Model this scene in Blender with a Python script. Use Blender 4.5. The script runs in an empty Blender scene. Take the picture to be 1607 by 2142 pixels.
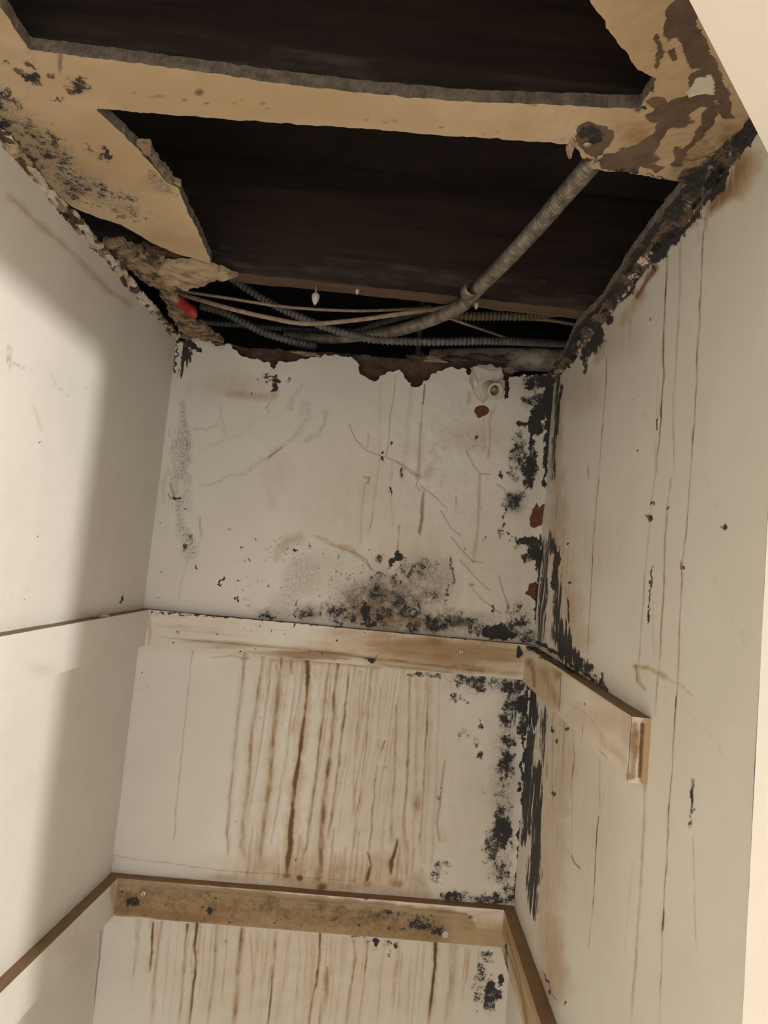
import bpy, bmesh, math, random
import numpy as np
from mathutils import Matrix, Vector

# ------------------------------------------------------------------ camera
IMG_W, IMG_H = 1607, 2142
CX, CY = IMG_W/2, IMG_H/2
FPX, YAW, PITCH, ROLL = 1471.5, 0.0281, 0.0819, 0.0955
fw = np.array([math.sin(YAW)*math.cos(PITCH), math.cos(YAW)*math.cos(PITCH), math.sin(PITCH)])
_r = np.array([math.cos(YAW), -math.sin(YAW), 0.0]); _u = np.cross(_r, fw)
rt = _r*math.cos(ROLL) + _u*math.sin(ROLL)
up = -_r*math.sin(ROLL) + _u*math.cos(ROLL)
S = bpy.context.scene
cd = bpy.data.cameras.new('camera'); cam = bpy.data.objects.new('camera', cd)
S.collection.objects.link(cam); S.camera = cam
cd.sensor_fit = 'HORIZONTAL'; cd.sensor_width = 36.0; cd.lens = FPX*36.0/IMG_W
cd.clip_start = 0.01
cam.matrix_world = Matrix(((rt[0], up[0], -fw[0], 0), (rt[1], up[1], -fw[1], 0), (rt[2], up[2], -fw[2], 0), (0, 0, 0, 1)))
# ------------------------------------------------------------------ light
W = bpy.data.worlds.new('house_light'); S.world = W; W.use_nodes = True
W.node_tree.nodes['Background'].inputs[0].default_value = (1.0, 0.985, 0.955, 1)
W.node_tree.nodes['Background'].inputs[1].default_value = 2.1
LAMP_POS = (1.62, -0.42, 0.44); LAMP_W = 2150.0
S.view_settings.view_transform = 'Standard'; S.view_settings.look = 'None'
S.view_settings.gamma = 1.0; S.view_settings.use_curve_mapping = False
S.view_settings.exposure = 0.0

# ------------------------------------------------------------------ room measures (metres, camera height = 0)
D, XL, XR, H = 1.5, -0.4398, 0.3864, 0.456
KL, KR = -0.0303, -0.0561               # the side walls open slightly
FLOOR = -1.95
DRY = 0.013                             # plasterboard thickness
lw = lambda y: XL + KL*(D-y)
rw = lambda y: XR + KR*(D-y)
def ray(px, py):
    px = np.asarray(px, float); py = np.asarray(py, float)
    return ((px-CX)/FPX)[..., None]*rt - ((py-CY)/FPX)[..., None]*up + fw
def hit(px, py, n, d):
    v = ray(px, py); return v*(d/(v@np.array(n, float)))[..., None]
def on_back(px, py, y=D): return hit(px, py, (0, 1, 0), y)
def on_ceil(px, py, z=H): return hit(px, py, (0, 0, 1), z)
def on_right(px, py): return hit(px, py, (1, KR, 0), XR+KR*D)
def on_left(px, py): return hit(px, py, (1, KL, 0), XL+KL*D)
def at(px, py, y): return Vector(on_back(px, py, y))
def pix(P):
    d = P@fw; return CX+FPX*(P@rt)/d, CY-FPX*(P@up)/d

# ------------------------------------------------------------------ numeric noise
def _hash(ix, iy, seed):
    h = (ix.astype(np.int64)*374761393 + iy.astype(np.int64)*668265263 + seed*1274126177) & 0xFFFFFFFF
    h = ((h ^ (h >> 13))*1103515245) & 0xFFFFFFFF
    return ((h ^ (h >> 16)) & 0xFFFF)/65535.0
def vnoise(x, y, seed=0):
    ix = np.floor(x); iy = np.floor(y); fx = x-ix; fy = y-iy
    fx = fx*fx*(3-2*fx); fy = fy*fy*(3-2*fy)
    a = _hash(ix, iy, seed); b = _hash(ix+1, iy, seed); c = _hash(ix, iy+1, seed); d = _hash(ix+1, iy+1, seed)
    return a+(b-a)*fx+(c-a)*fy+(a-b-c+d)*fx*fy
def fbm(x, y, seed=0, o=4):
    s = 0; a = 1; t = 0
    for k in range(o):
        s = s+a*vnoise(x*2**k, y*2**k, seed+k*17); t += a; a *= .55
    return s/t*2-1
def sd_poly(x, y, poly):
    P = np.asarray(poly, float); d = np.full(x.shape, 1e18); ins = np.zeros(x.shape, bool)
    for i in range(len(P)):
        a = P[i]; b = P[(i+1) % len(P)]; e = b-a
        t = np.clip(((x-a[0])*e[0]+(y-a[1])*e[1])/max(e@e, 1e-12), 0, 1)
        d = np.minimum(d, (x-a[0]-e[0]*t)**2+(y-a[1]-e[1]*t)**2)
        c = (a[1] > y) != (b[1] > y)
        if abs(e[1]) > 1e-12:
            ins ^= c & (x < e[0]*(y-a[1])/e[1]+a[0])
    d = np.sqrt(d); return np.where(ins, -d, d)

# ------------------------------------------------------------------ stain painter (marks of fixed place on the surfaces)
LAY = ['mold', 'streak', 'rust', 'tan', 'grey', 'bare', 'crack', 'chip', 'olive', 'raw', 'peel', 'gash']
class Stains:
    halo = 1.0
    def __init__(s, P, warp=5.0):
        s.x, s.y = pix(P); s.n = len(P)
        s.wx = s.x+fbm(s.x/26, s.y/26, 5, 5)*warp*1.6; s.wy = s.y+fbm(s.x/26, s.y/26, 9, 5)*warp*1.6; s.lx = s.x+fbm(s.x/60, s.y/34, 15, 4)*warp*.5; s.ly = s.y+fbm(s.x/40, s.y/40, 19)*warp*.5
        k = warp/5.0; hf1 = fbm(s.x/7, s.y/7, 23, 4); hf2 = fbm(s.x/7, s.y/7, 29, 4)
        s.mx = s.wx+hf1*7*k; s.my = s.wy+hf2*9*k
        s.sx = s.x+fbm(s.x/5, s.y/40, 33, 4)*6*k+hf1*2; s.sy = s.y+fbm(s.x/4, s.y/60, 37, 4)*44*k
        s.al = np.clip(.95+.8*fbm(s.x/12, s.y/38, 47, 4), .45, 1.3); s.lw = 1+.65*fbm(s.x/30, s.y/22, 43, 4)
        s.L = {k: np.zeros(s.n) for k in LAY}; s.o = (0, 0, 1)
    def frame(s, ox, oy, sc): s.o = (ox, oy, sc)
    def xy(s, lay):
        if lay == 'mold': return s.mx, s.my
        if lay == 'streak': return s.sx, s.sy
        if lay in ('grey', 'bare', 'tan', 'olive', 'raw', 'peel'): return s.wx, s.wy
        return s.lx, s.ly
    def _c(s, p): return s.o[0]+p[0]/s.o[2], s.o[1]+p[1]/s.o[2]
    def line(s, lay, pts, w, a=1.0, soft=.6, w2=None, warp=True, fade=False):
        if lay == 'rust' and a > .2 and w < 30 and soft == .75:
            s.line('tan', pts, w*(1.2+1.6*s.halo), a*.55*s.halo, .9, (w2 or w)*(1.2+2*s.halo)); w *= .75+.25*s.halo
        pts = [s._c(p) for p in pts]; w = w/s.o[2]/2; w2 = w if w2 is None else w2/s.o[2]/2
        X, Y = s.xy(lay)
        m = max(w, w2)*2+8; xs = [p[0] for p in pts]; ys = [p[1] for p in pts]
        I = np.nonzero((X > min(xs)-m) & (X < max(xs)+m) & (Y > min(ys)-m) & (Y < max(ys)+m))[0]
        if not len(I): return
        x = X[I]; y = Y[I]; best = np.full(len(I), 1e9); tt = np.zeros(len(I)); n = len(pts)-1
        for i in range(n):
            a0 = np.array(pts[i]); e = np.array(pts[i+1])-a0
            t = np.clip(((x-a0[0])*e[0]+(y-a0[1])*e[1])/max(e@e, 1e-9), 0, 1)
            d = np.hypot(x-a0[0]-e[0]*t, y-a0[1]-e[1]*t)
            b = d < best; best = np.where(b, d, best); tt = np.where(b, (i+t)/n, tt)
        ww = (w+(w2-w)*tt)*(s.lw[I] if lay in ('rust', 'grey', 'mold', 'tan') else 1)
        v = np.clip((ww*(1+soft)-best)/(ww*2*soft+1e-6), 0, 1); v = v*v*(3-2*v)*a
        if lay == 'rust' and soft == .75: v = v*s.al[I]*np.clip((1-tt)*9+.25, 0, 1)
        s.L[lay][I] = np.maximum(s.L[lay][I], v)
    def blob(s, lay, x, y, rx, ry=None, a=1.0, soft=.5, rot=0):
        ry = rx if ry is None else ry
        x, y = s._c((x, y)); rx /= s.o[2]; ry /= s.o[2]; m = max(rx, ry)*2+8
        X, Y = s.xy(lay)
        I = np.nonzero((abs(X-x) < m) & (abs(Y-y) < m))[0]
        if not len(I): return
        dx = X[I]-x; dy = Y[I]-y; c, q = math.cos(rot), math.sin(rot)
        d = np.hypot((dx*c+dy*q)/rx, (-dx*q+dy*c)/ry)
        v = np.clip((1+soft-d)/(2*soft), 0, 1); v = v*v*(3-2*v)*a
        s.L[lay][I] = np.maximum(s.L[lay][I], v)
    def poly(s, lay, pts, a=1.0, soft=3.0):
        pts = [s._c(p) for p in pts]; xs = [p[0] for p in pts]; ys = [p[1] for p in pts]; m = 20+soft
        I = np.nonzero((s.wx > min(xs)-m) & (s.wx < max(xs)+m) & (s.wy > min(ys)-m) & (s.wy < max(ys)+m))[0]
        if not len(I): return
        d = sd_poly(s.wx[I], s.wy[I], pts)
        v = np.clip(.5-d/(2*soft), 0, 1)*a
        s.L[lay][I] = np.maximum(s.L[lay][I], v)
    def write(s, me):
        for nm in LAY:
            if s.L[nm].max() > 0:
                at_ = me.attributes.new(nm, 'FLOAT', 'POINT'); at_.data.foreach_set('value', s.L[nm].astype(np.float32))

# ------------------------------------------------------------------ materials
def new_mat(name):
    m = bpy.data.materials.new(name); m.use_nodes = True; nt = m.node_tree; nt.nodes.clear()
    out = nt.nodes.new('ShaderNodeOutputMaterial'); b = nt.nodes.new('ShaderNodeBsdfPrincipled')
    nt.links.new(b.outputs[0], out.inputs[0]); return m, nt, b
class NG:
    def __init__(s, nt): s.t = nt; s.tc = nt.nodes.new('ShaderNodeTexCoord')
    def put(s, sock, v):
        if isinstance(v, (int, float)): sock.default_value = v
        elif isinstance(v, tuple): sock.default_value = (*v, 1) if len(v) == 3 and len(sock.default_value) == 4 else v
        else: s.t.links.new(v, sock)
    def math(s, op, a, b=0.0, c=None):
        n = s.t.nodes.new('ShaderNodeMath'); n.operation = op; s.put(n.inputs[0], a); s.put(n.inputs[1], b)
        if c is not None: s.put(n.inputs[2], c)
        return n.outputs[0]
    def attr(s, nm):
        n = s.t.nodes.new('ShaderNodeAttribute'); n.attribute_name = nm; return n.outputs['Fac']
    def noise(s, scale, detail=6, rough=.6, stretch=(1, 1, 1), dist=0.0):
        m = s.t.nodes.new('ShaderNodeMapping'); m.inputs['Scale'].default_value = stretch
        s.t.links.new(s.tc.outputs['Object'], m.inputs[0])
        n = s.t.nodes.new('ShaderNodeTexNoise'); n.inputs['Scale'].default_value = scale
        n.inputs['Detail'].default_value = detail; n.inputs['Roughness'].default_value = rough
        n.inputs['Distortion'].default_value = dist
        s.t.links.new(m.outputs[0], n.inputs['Vector']); return n.outputs['Fac']
    def step(s, v, lo, hi, a=0.0, b=1.0):
        n = s.t.nodes.new('ShaderNodeMapRange'); n.interpolation_type = 'SMOOTHSTEP'
        for i, q in enumerate((v, lo, hi, a, b)): s.put(n.inputs[i], q)
        return n.outputs[0]
    def mix(s, f, a, b, mode='MIX'):
        n = s.t.nodes.new('ShaderNodeMix'); n.data_type = 'RGBA'; n.blend_type = mode
        s.put(n.inputs[0], f); s.put(n.inputs[6], a); s.put(n.inputs[7], b); return n.outputs[2]
    def bump(s, h, strength, dist, bs):
        n = s.t.nodes.new('ShaderNodeBump'); n.inputs['Strength'].default_value = strength
        n.inputs['Distance'].default_value = dist; s.put(n.inputs['Height'], h); s.t.links.new(n.outputs[0], bs.inputs['Normal'])

def stained(name, base, base2, grain=None, wornamt=.30, rough=.62):
    """painted or papered surface whose 'stain' attributes say where mould, rust, water marks and bare spots lie"""
    m, nt, b = new_mat(name); g = NG(nt)
    big = g.noise(5, 4); mid = g.noise(34, 6, .62); fine = g.noise(150, 5, .7)
    vfine = g.noise(420, 3, .7)
    vert = g.noise(60, 5, .65, (1, 1, .12)); vertf = g.noise(190, 4, .7, (1, 1, .10))
    col = g.mix(g.step(big, .35, .65), base, base2)
    if grain:
        gr = g.noise(90, 6, .65, grain); gr2 = g.noise(28, 5, .6, grain)
        raw = g.attr('raw')
        rc = g.mix(g.step(gr, .38, .66), (.36, .275, .185), (.165, .12, .078))
        ra = g.step(g.math('ADD', g.math('MULTIPLY', raw, 1.0), g.math('MULTIPLY', g.math('SUBTRACT', gr2, .5), 1.1)), .40, .66)
        ra = g.math('MULTIPLY', ra, g.step(raw, 0.02, .1))
        worn = g.math('MULTIPLY', g.step(gr, .54, .70), wornamt)
        col = g.mix(worn, col, (.36, .25, .15))
        col = g.mix(ra, col, rc)
    # tan water wash
    t = g.math('MULTIPLY', g.attr('tan'), g.step(g.math('ADD', g.math('MULTIPLY', mid, .5), g.math('MULTIPLY', vert, .5)), .30, .66, .55, 1.6))
    t = g.math('MINIMUM', t, 1.0)
    col = g.mix(t, col, (.43, .30, .155))
    mot = g.math('ADD', g.math('MULTIPLY', mid, .5), g.math('MULTIPLY', fine, .5))
    o = g.math('MINIMUM', g.math('MULTIPLY', g.attr('olive'), g.step(mot, .36, .60, .35, 1.7)), .95)
    col = g.mix(o, col, g.mix(g.step(mid, .35, .65), (.17, .115, .055), (.075, .058, .030)))
    # brown drips
    ru = g.attr('rust')
    r = g.math('MINIMUM', g.math('MULTIPLY', ru, g.step(g.math('ADD', g.math('MULTIPLY', vertf, .6), g.math('MULTIPLY', mid, .4)), .32, .64, .75, 1.75)), .97)
    col = g.mix(r, col, g.mix(g.step(ru, .25, 1.0), (.33, .195, .085), (.105, .052, .020)))
    # grey smears with scratchy grain
    gy = g.math('MULTIPLY', g.attr('grey'), g.step(g.noise(330, 5, .75, (1, 1, .6)), .42, .62, .08, .85))
    col = g.mix(gy, col, (.19, .165, .145))
    # broken plaster, old paper
    ba = g.attr('bare')
    ba = g.step(g.math('ADD', ba, g.math('MULTIPLY', g.math('SUBTRACT', fine, .5), .5)), .44, .56)
    ba = g.math('MULTIPLY', ba, g.step(g.attr('bare'), .02, .1))
    col = g.mix(ba, col, g.mix(g.step(mid, .3, .7), (.085, .052, .034), (.15, .10, .068)))
    ga = g.attr('gash')
    gs = g.step(g.math('ADD', ga, g.math('MULTIPLY', g.math('SUBTRACT', fine, .5), .5)), .44, .56)
    gs = g.math('MULTIPLY', gs, g.step(ga, .02, .1))
    col = g.mix(gs, col, g.mix(g.step(fine, .3, .7), (.17, .055, .024), (.075, .025, .014)))
    ch = g.attr('chip')
    chs = g.step(ch, .45, .55)
    col = g.mix(chs, col, (.62, .56, .46))
    # black mould: blotchy and speckled, or drawn out downwards
    mo = g.attr('mold')
    moln = g.noise(95, 7, .78)
    nn = g.math('ADD', g.math('MULTIPLY', g.math('SUBTRACT', moln, .5), 2.6), g.math('ADD', g.math('MULTIPLY', g.math('SUBTRACT', vfine, .5), 1.0), g.math('MULTIPLY', g.math('SUBTRACT', mid, .5), 1.0)))
    ms = g.step(g.math('ADD', mo, nn), .46, .70)
    ms = g.math('MULTIPLY', ms, g.step(mo, .03, .16))
    stx = g.attr('streak')
    n2 = g.math('ADD', g.math('MULTIPLY', g.math('SUBTRACT', vert, .5), 1.5), g.math('MULTIPLY', g.math('SUBTRACT', vertf, .5), 1.1))
    ss = g.step(g.math('ADD', stx, n2), .45, .62)
    ss = g.math('MULTIPLY', ss, g.step(stx, .03, .16))
    halo = g.math('MULTIPLY', g.step(g.math('ADD', mo, g.math('MULTIPLY', nn, .5)), .25, .75), .42)
    halo = g.math('MULTIPLY', halo, g.step(mo, .03, .2))
    col = g.mix(halo, col, (.10, .095, .085))
    al = g.math('MAXIMUM', ms, ss)
    col = g.mix(g.math('MULTIPLY', al, .96), col, g.mix(g.step(vfine, .3, .7), (.010, .010, .011), (.034, .033, .032)))
    ck = g.math('MULTIPLY', g.attr('crack'), .9)
    col = g.mix(ck, col, (.085, .052, .03))
    g.put(b.inputs['Base Color'], col)
    g.put(b.inputs['Roughness'], g.math('ADD', rough, g.math('MULTIPLY', al, .25)))
    b.inputs['Specular IOR Level'].default_value = .35
    h = g.math('ADD', g.math('MULTIPLY', mid, .5), g.math('MULTIPLY', fine, .35))
    h = g.math('SUBTRACT', h, g.math('MULTIPLY', al, .5)); h = g.math('SUBTRACT', h, g.math('MULTIPLY', ck, 1.2))
    h = g.math('ADD', h, g.math('MULTIPLY', g.attr('peel'), g.math('MULTIPLY', mid, 2.4)))
    g.bump(h, .35, .0016, b)
    return m
def plain(name, c1, c2, scale=30, stretch=(1, 1, 1), rough=.7, metal=0.0, bump=.4, bd=.001, lo=.35, hi=.65, detail=6):
    m, nt, b = new_mat(name); g = NG(nt); n = g.noise(scale, detail, .62, stretch); n2 = g.noise(scale*5, 4, .6, stretch)
    f = g.math('ADD', g.math('MULTIPLY', n, .7), g.math('MULTIPLY', n2, .3))
    g.put(b.inputs['Base Color'], g.mix(g.step(f, lo, hi), c1, c2))
    b.inputs['Roughness'].default_value = rough; b.inputs['Metallic'].default_value = metal
    b.inputs['Specular IOR Level'].default_value = .3
    g.bump(f, bump, bd, b); return m
WALLC = (.70, .655, .585); WALLC2 = (.655, .615, .545)
M = {}
M['wall'] = stained('stained_white_paint', WALLC, WALLC2)
M['paper'] = stained('tan_board_paper', (.53, .41, .27), (.42, .305, .18))
M['cleatx'] = stained('painted_wood_along_x', (.71, .65, .56), (.65, .58, .48), grain=(.05, 1, 1), wornamt=.5)
M['cleaty'] = stained('painted_wood_along_y', (.70, .63, .53), (.63, .55, .45), grain=(1, .05, 1), wornamt=.4)
M['cleatw'] = stained('white_painted_wood_along_y', WALLC, WALLC2, grain=(1, .05, 1), wornamt=.03)
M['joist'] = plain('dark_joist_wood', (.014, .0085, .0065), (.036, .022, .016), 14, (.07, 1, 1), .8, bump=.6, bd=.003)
M['joist_low'] = plain('lit_joist_underside', (.075, .045, .028), (.13, .085, .055), 20, (.06, 1, 1), .8, bump=.6, bd=.003)  # underside copy of the joist wood, its lit look put into the colour
M['joist_mid'] = plain('pale_streaked_joist_wood', (.022, .014, .010), (.095, .078, .062), 22, (.16, 1, .8), .8, bump=.6, bd=.003, lo=.42, hi=.72)  # pale streaks for the lower part of the joist face
M['black'] = plain('dark_cavity_board', (.010, .007, .006), (.022, .014, .011), 8, (1, 1, 1), .9)  # near-black boards; the darkness of the cavity is put into their colour
M['gyp'] = plain('gypsum_edge', (.20, .165, .13), (.095, .075, .058), 60, (1, 1, 1), .9, bump=.8)
M['back'] = plain('old_brown_plaster', (.050, .030, .020), (.115, .075, .052), 40, (1, 1, 1), .9, bump=.9, bd=.003)
M['cream'] = plain('clean_cream_paint', (.80, .735, .65), (.78, .715, .63), 6, rough=.6, bump=.08)
M['floor'] = plain('oak_floor', (.42, .36, .29), (.33, .28, .22), 9, (1, .08, 1), .45)
M['steel'] = plain('dirty_galvanised_steel', (.33, .29, .24), (.12, .095, .075), 55, (1, 1, 1), .52, .55, bump=.4)
M['cable'] = plain('dusty_cable_armour', (.17, .165, .155), (.085, .08, .072), 60, (1, 1, 1), .6, .35)
M['cable_tan'] = plain('rusty_cable_armour', (.24, .185, .135), (.12, .085, .06), 60, (1, 1, 1), .6, .35)
M['cloth'] = plain('cloth_wire_sheath', (.40, .30, .21), (.24, .165, .105), 90, (1, 1, 1), .9)
M['red'] = plain('red_plastic', (.46, .04, .035), (.26, .03, .025), 60, (1, 1, 1), .4)
M['pipe'] = plain('painted_pipe', (.56, .49, .40), (.22, .17, .125), 26, (1, 1, 1), .55, lo=.42, hi=.62)
M['torn'] = plain('torn_dirty_paper', (.34, .25, .16), (.055, .038, .026), 46, (1, 1, 1), .9, bump=.9, bd=.003, lo=.40, hi=.60)
M['flake'] = plain('stained_tan_flake', (.44, .335, .21), (.20, .14, .085), 34, (1, 1, 1), .9, bump=.9, bd=.003, lo=.46, hi=.66)
M['white'] = plain('chalky_white_paint', (.60, .545, .47), (.48, .42, .34), 60, (1, 1, 1), .6)
M['hole'] = plain('soot', (.012, .010, .008), (.02, .016, .012), 20)
M['screw'] = plain('screw_metal', (.55, .48, .40), (.33, .26, .20), 200, (1, 1, 1), .35, .8)
m, nt, b = new_mat('lamp_glass'); b.inputs['Emission Color'].default_value = (1, .99, .95, 1); b.inputs['Emission Strength'].default_value = LAMP_W
b.inputs['Base Color'].default_value = (.9, .9, .88, 1); M['lamp'] = m

# ------------------------------------------------------------------ object helpers
C = S.collection
def tag(o, label=None, cat=None, group=None, kind=None):
    if label: o['label'] = label
    if cat: o['category'] = cat
    if group: o['group'] = group
    if kind: o['kind'] = kind
    return o
def link(name, me, parent=None, loc=None):
    o = bpy.data.objects.new(name, me); C.objects.link(o)
    if parent is not None: o.parent = parent
    if loc is not None: o.location = loc
    return o
def empty(name, loc=(0, 0, 0)):
    o = bpy.data.objects.new(name, None); C.objects.link(o); o.location = loc; o.empty_display_size = .02; return o
def mesh(name, V, F, mat, smooth=False):
    me = bpy.data.meshes.new(name); me.from_pydata([tuple(v) for v in V], [], [tuple(f) for f in F])
    for mm in (mat if isinstance(mat, (list, tuple)) else [mat]): me.materials.append(mm)
    if smooth: me.polygons.foreach_set('use_smooth', [True]*len(me.polygons))
    me.update(); return me
def np_mesh(name, V, F, mats, midx=None, smooth=True):
    me = bpy.data.meshes.new(name); me.vertices.add(len(V)); me.vertices.foreach_set('co', V.astype(np.float32).ravel())
    me.loops.add(F.size); me.loops.foreach_set('vertex_index', F.astype(np.int32).ravel())
    me.polygons.add(len(F)); me.polygons.foreach_set('loop_start', np.arange(0, F.size, 4, dtype=np.int32))
    for mm in mats: me.materials.append(mm)
    if midx is not None: me.polygons.foreach_set('material_index', midx.astype(np.int32))
    sm = np.ones(len(F), bool) if smooth is True else smooth
    me.polygons.foreach_set('use_smooth', sm)
    me.update(calc_edges=True); me.validate(); return me
def sheet(name, us, vs, place, keep, nrm, thick, mats, paint=None, warp=5.0, relief=None, parent=None):
    """a board of real thickness on a fine grid: place(u,v)->points, keep(u,v)<0 inside, nrm = direction of its visible face"""
    U, Vv = np.meshgrid(us, vs, indexing='ij'); nu, nv = U.shape; u = U.ravel().copy(); v = Vv.ravel().copy()
    if keep is None:
        inside = np.ones(len(u), bool)
    else:
        s = keep(u, v); inside = s < 0
    I = np.arange(nu*nv).reshape(nu, nv)
    q = np.stack([I[:-1, :-1], I[1:, :-1], I[1:, 1:], I[:-1, 1:]], -1).reshape(-1, 4)
    q = q[inside[q].any(1)]
    if keep is not None:
        e = 1e-4; out = ~inside
        used = np.zeros(len(u), bool); used[q.ravel()] = True; J = np.nonzero(out & used)[0]
        for _ in range(3):
            s0 = keep(u[J], v[J]); gx = (keep(u[J]+e, v[J])-s0)/e; gy = (keep(u[J], v[J]+e)-s0)/e
            gl = np.maximum(gx*gx+gy*gy, .3); st = np.clip(s0/gl, -.004, .004); u[J] -= st*gx*.95; v[J] -= st*gy*.95
    used = np.zeros(len(u), bool); used[q.ravel()] = True; remap = np.cumsum(used)-1
    q = remap[q]; u = u[used]; v = v[used]; P = place(u, v); n = np.array(nrm, float)
    base = P.copy()
    if relief is not None: P = P+n*relief(base)[:, None]
    # orient
    a, b_, c_ = P[q[0][0]], P[q[0][1]], P[q[0][2]]
    if np.dot(np.cross(b_-a, c_-b_), n) < 0: q = q[:, ::-1]
    N = len(P); Vb = base-n*thick
    # boundary edges
    E = np.concatenate([q[:, [0, 1]], q[:, [1, 2]], q[:, [2, 3]], q[:, [3, 0]]])
    key = E[:, 0].astype(np.int64)*N+E[:, 1]; rev = E[:, 1].astype(np.int64)*N+E[:, 0]
    bd = E[~np.isin(key, rev)]
    # separate rim vertices keep the edge crisp
    bi = np.unique(bd); rm = np.full(N, -1); rm[bi] = np.arange(len(bi)); nb = len(bi)
    mid = base[bi]-n*thick*.5+(np.random.RandomState(3).rand(nb, 3)-.5)*.0016
    Vall = np.concatenate([P, P[bi], mid, Vb[bi]])
    o1 = N; o2 = N+nb; o3 = N+2*nb
    A, B = rm[bd[:, 0]], rm[bd[:, 1]]
    r1 = np.stack([o1+B, o1+A, o2+A, o2+B], -1); r2 = np.stack([o2+B, o2+A, o3+A, o3+B], -1)
    Fs = np.concatenate([q, r1, r2]); mi = np.concatenate([np.zeros(len(q)), np.ones(len(r1)*2)])
    sm = mi == 0
    me = np_mesh(name, Vall, Fs, mats, mi, sm)
    if paint:
        st = Stains(np.concatenate([base, base[bi], base[bi], base[bi]]), warp); paint(st); st.write(me)
    return link(name, me, parent)
def box_bm(bm, lo, hi, jit=0.0, bev=0.0):
    r = bmesh.ops.create_cube(bm, size=1); vs = r['verts']
    for v in vs:
        v.co = Vector([(lo[i]+hi[i])/2+v.co[i]*(hi[i]-lo[i])+random.uniform(-jit, jit) for i in range(3)])
    if bev: bmesh.ops.bevel(bm, geom=list({e for v in vs for e in v.link_edges}), offset=bev, segments=2, affect='EDGES')
def box(name, lo, hi, mat, parent=None, bev=0.0, jit=0.0):
    bm = bmesh.new(); box_bm(bm, lo, hi, jit, bev); me = bpy.data.meshes.new(name); bm.to_mesh(me); bm.free(); me.materials.append(mat)
    return link(name, me, parent)
def smooth_path(pts, n):
    pts = [Vector(p) for p in pts]; P = [2*pts[0]-pts[1]]+pts+[2*pts[-1]-pts[-2]]; out = []
    for i in range(1, len(P)-2):
        for k in range(n):
            t = k/n; a, b_, c_, d = P[i-1:i+3]
            out.append(.5*((2*b_)+(c_-a)*t+(2*a-5*b_+4*c_-d)*t*t+(3*b_-a-3*c_+d)*t**3))
    out.append(pts[-1]); return out
def resample(path, step):
    out = [path[0]]; acc = 0
    for a, b_ in zip(path, path[1:]):
        L = (b_-a).length; s = step-acc
        while s <= L: out.append(a.lerp(b_, s/L)); s += step
        acc = (acc+L) % step
    out.append(path[-1]); return out
def tube(name, pts, rad, mat, parent=None, seg=10, step=.004, ridge=0.0, pitch=.006, cap=True, spiral=True):
    """swept tube; 'ridge' gives the rings of armoured cable and flexible conduit"""
    P = resample(smooth_path(pts, 16), pitch/4 if ridge else step)
    V = []; F = []; t0 = (P[1]-P[0]).normalized(); nrm = t0.orthogonal().normalized()
    for i, p in enumerate(P):
        t = ((P[min(i+1, len(P)-1)])-(P[max(i-1, 0)])).normalized(); nrm = (nrm-t*nrm.dot(t)).normalized(); bn = t.cross(nrm)
        for k in range(seg):
            a = 2*math.pi*k/seg; ph = 2*math.pi*i/4+(a if spiral else 0)
            r = rad(i/(len(P)-1)) if callable(rad) else rad
            r *= 1+(ridge*math.sin(ph) if ridge else 0)
            V.append(p+(nrm*math.cos(a)+bn*math.sin(a))*r)
    for i in range(len(P)-1):
        for k in range(seg):
            F.append((i*seg+k, i*seg+(k+1) % seg, (i+1)*seg+(k+1) % seg, (i+1)*seg+k))
    if cap: F.append(tuple(range(seg))[::-1]); F.append(tuple((len(P)-1)*seg+k for k in range(seg)))
    return link(name, mesh(name, V, F, mat, True), parent)
def axis_lathe(name, origin, axis, prof, mat, parent=None, seg=24):
    """profile (distance along axis, radius) turned about an axis"""
    ax = Vector(axis).normalized(); n = ax.orthogonal().normalized(); b_ = ax.cross(n); V = []; F = []
    for (d, r) in prof:
        for k in range(seg):
            a = 2*math.pi*k/seg; V.append(Vector(origin)+ax*d+(n*math.cos(a)+b_*math.sin(a))*max(r, 1e-5))
    for i in range(len(prof)-1):
        for k in range(seg): F.append((i*seg+k, i*seg+(k+1) % seg, (i+1)*seg+(k+1) % seg, (i+1)*seg+k))
    return link(name, mesh(name, V, F, mat, True), parent)
def screw_head(parent, p, axis, r=.004, mat=None):
    prof = [(-.001, r), (.0006, r), (.0014, r*.8), (.0016, r*.35), (.0006, r*.25), (.0006, 0)]
    return axis_lathe('screw_head', p, axis, prof, mat or M['screw'], parent, 14)
def spaced(*seg):
    out = [seg[0][0]]
    for a, b_, st in seg:
        n = max(1, int(round(abs(b_-a)/st))); out += list(np.linspace(a, b_, n+1)[1:])
    return np.array(out)
rnd = random.Random(7)

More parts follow.
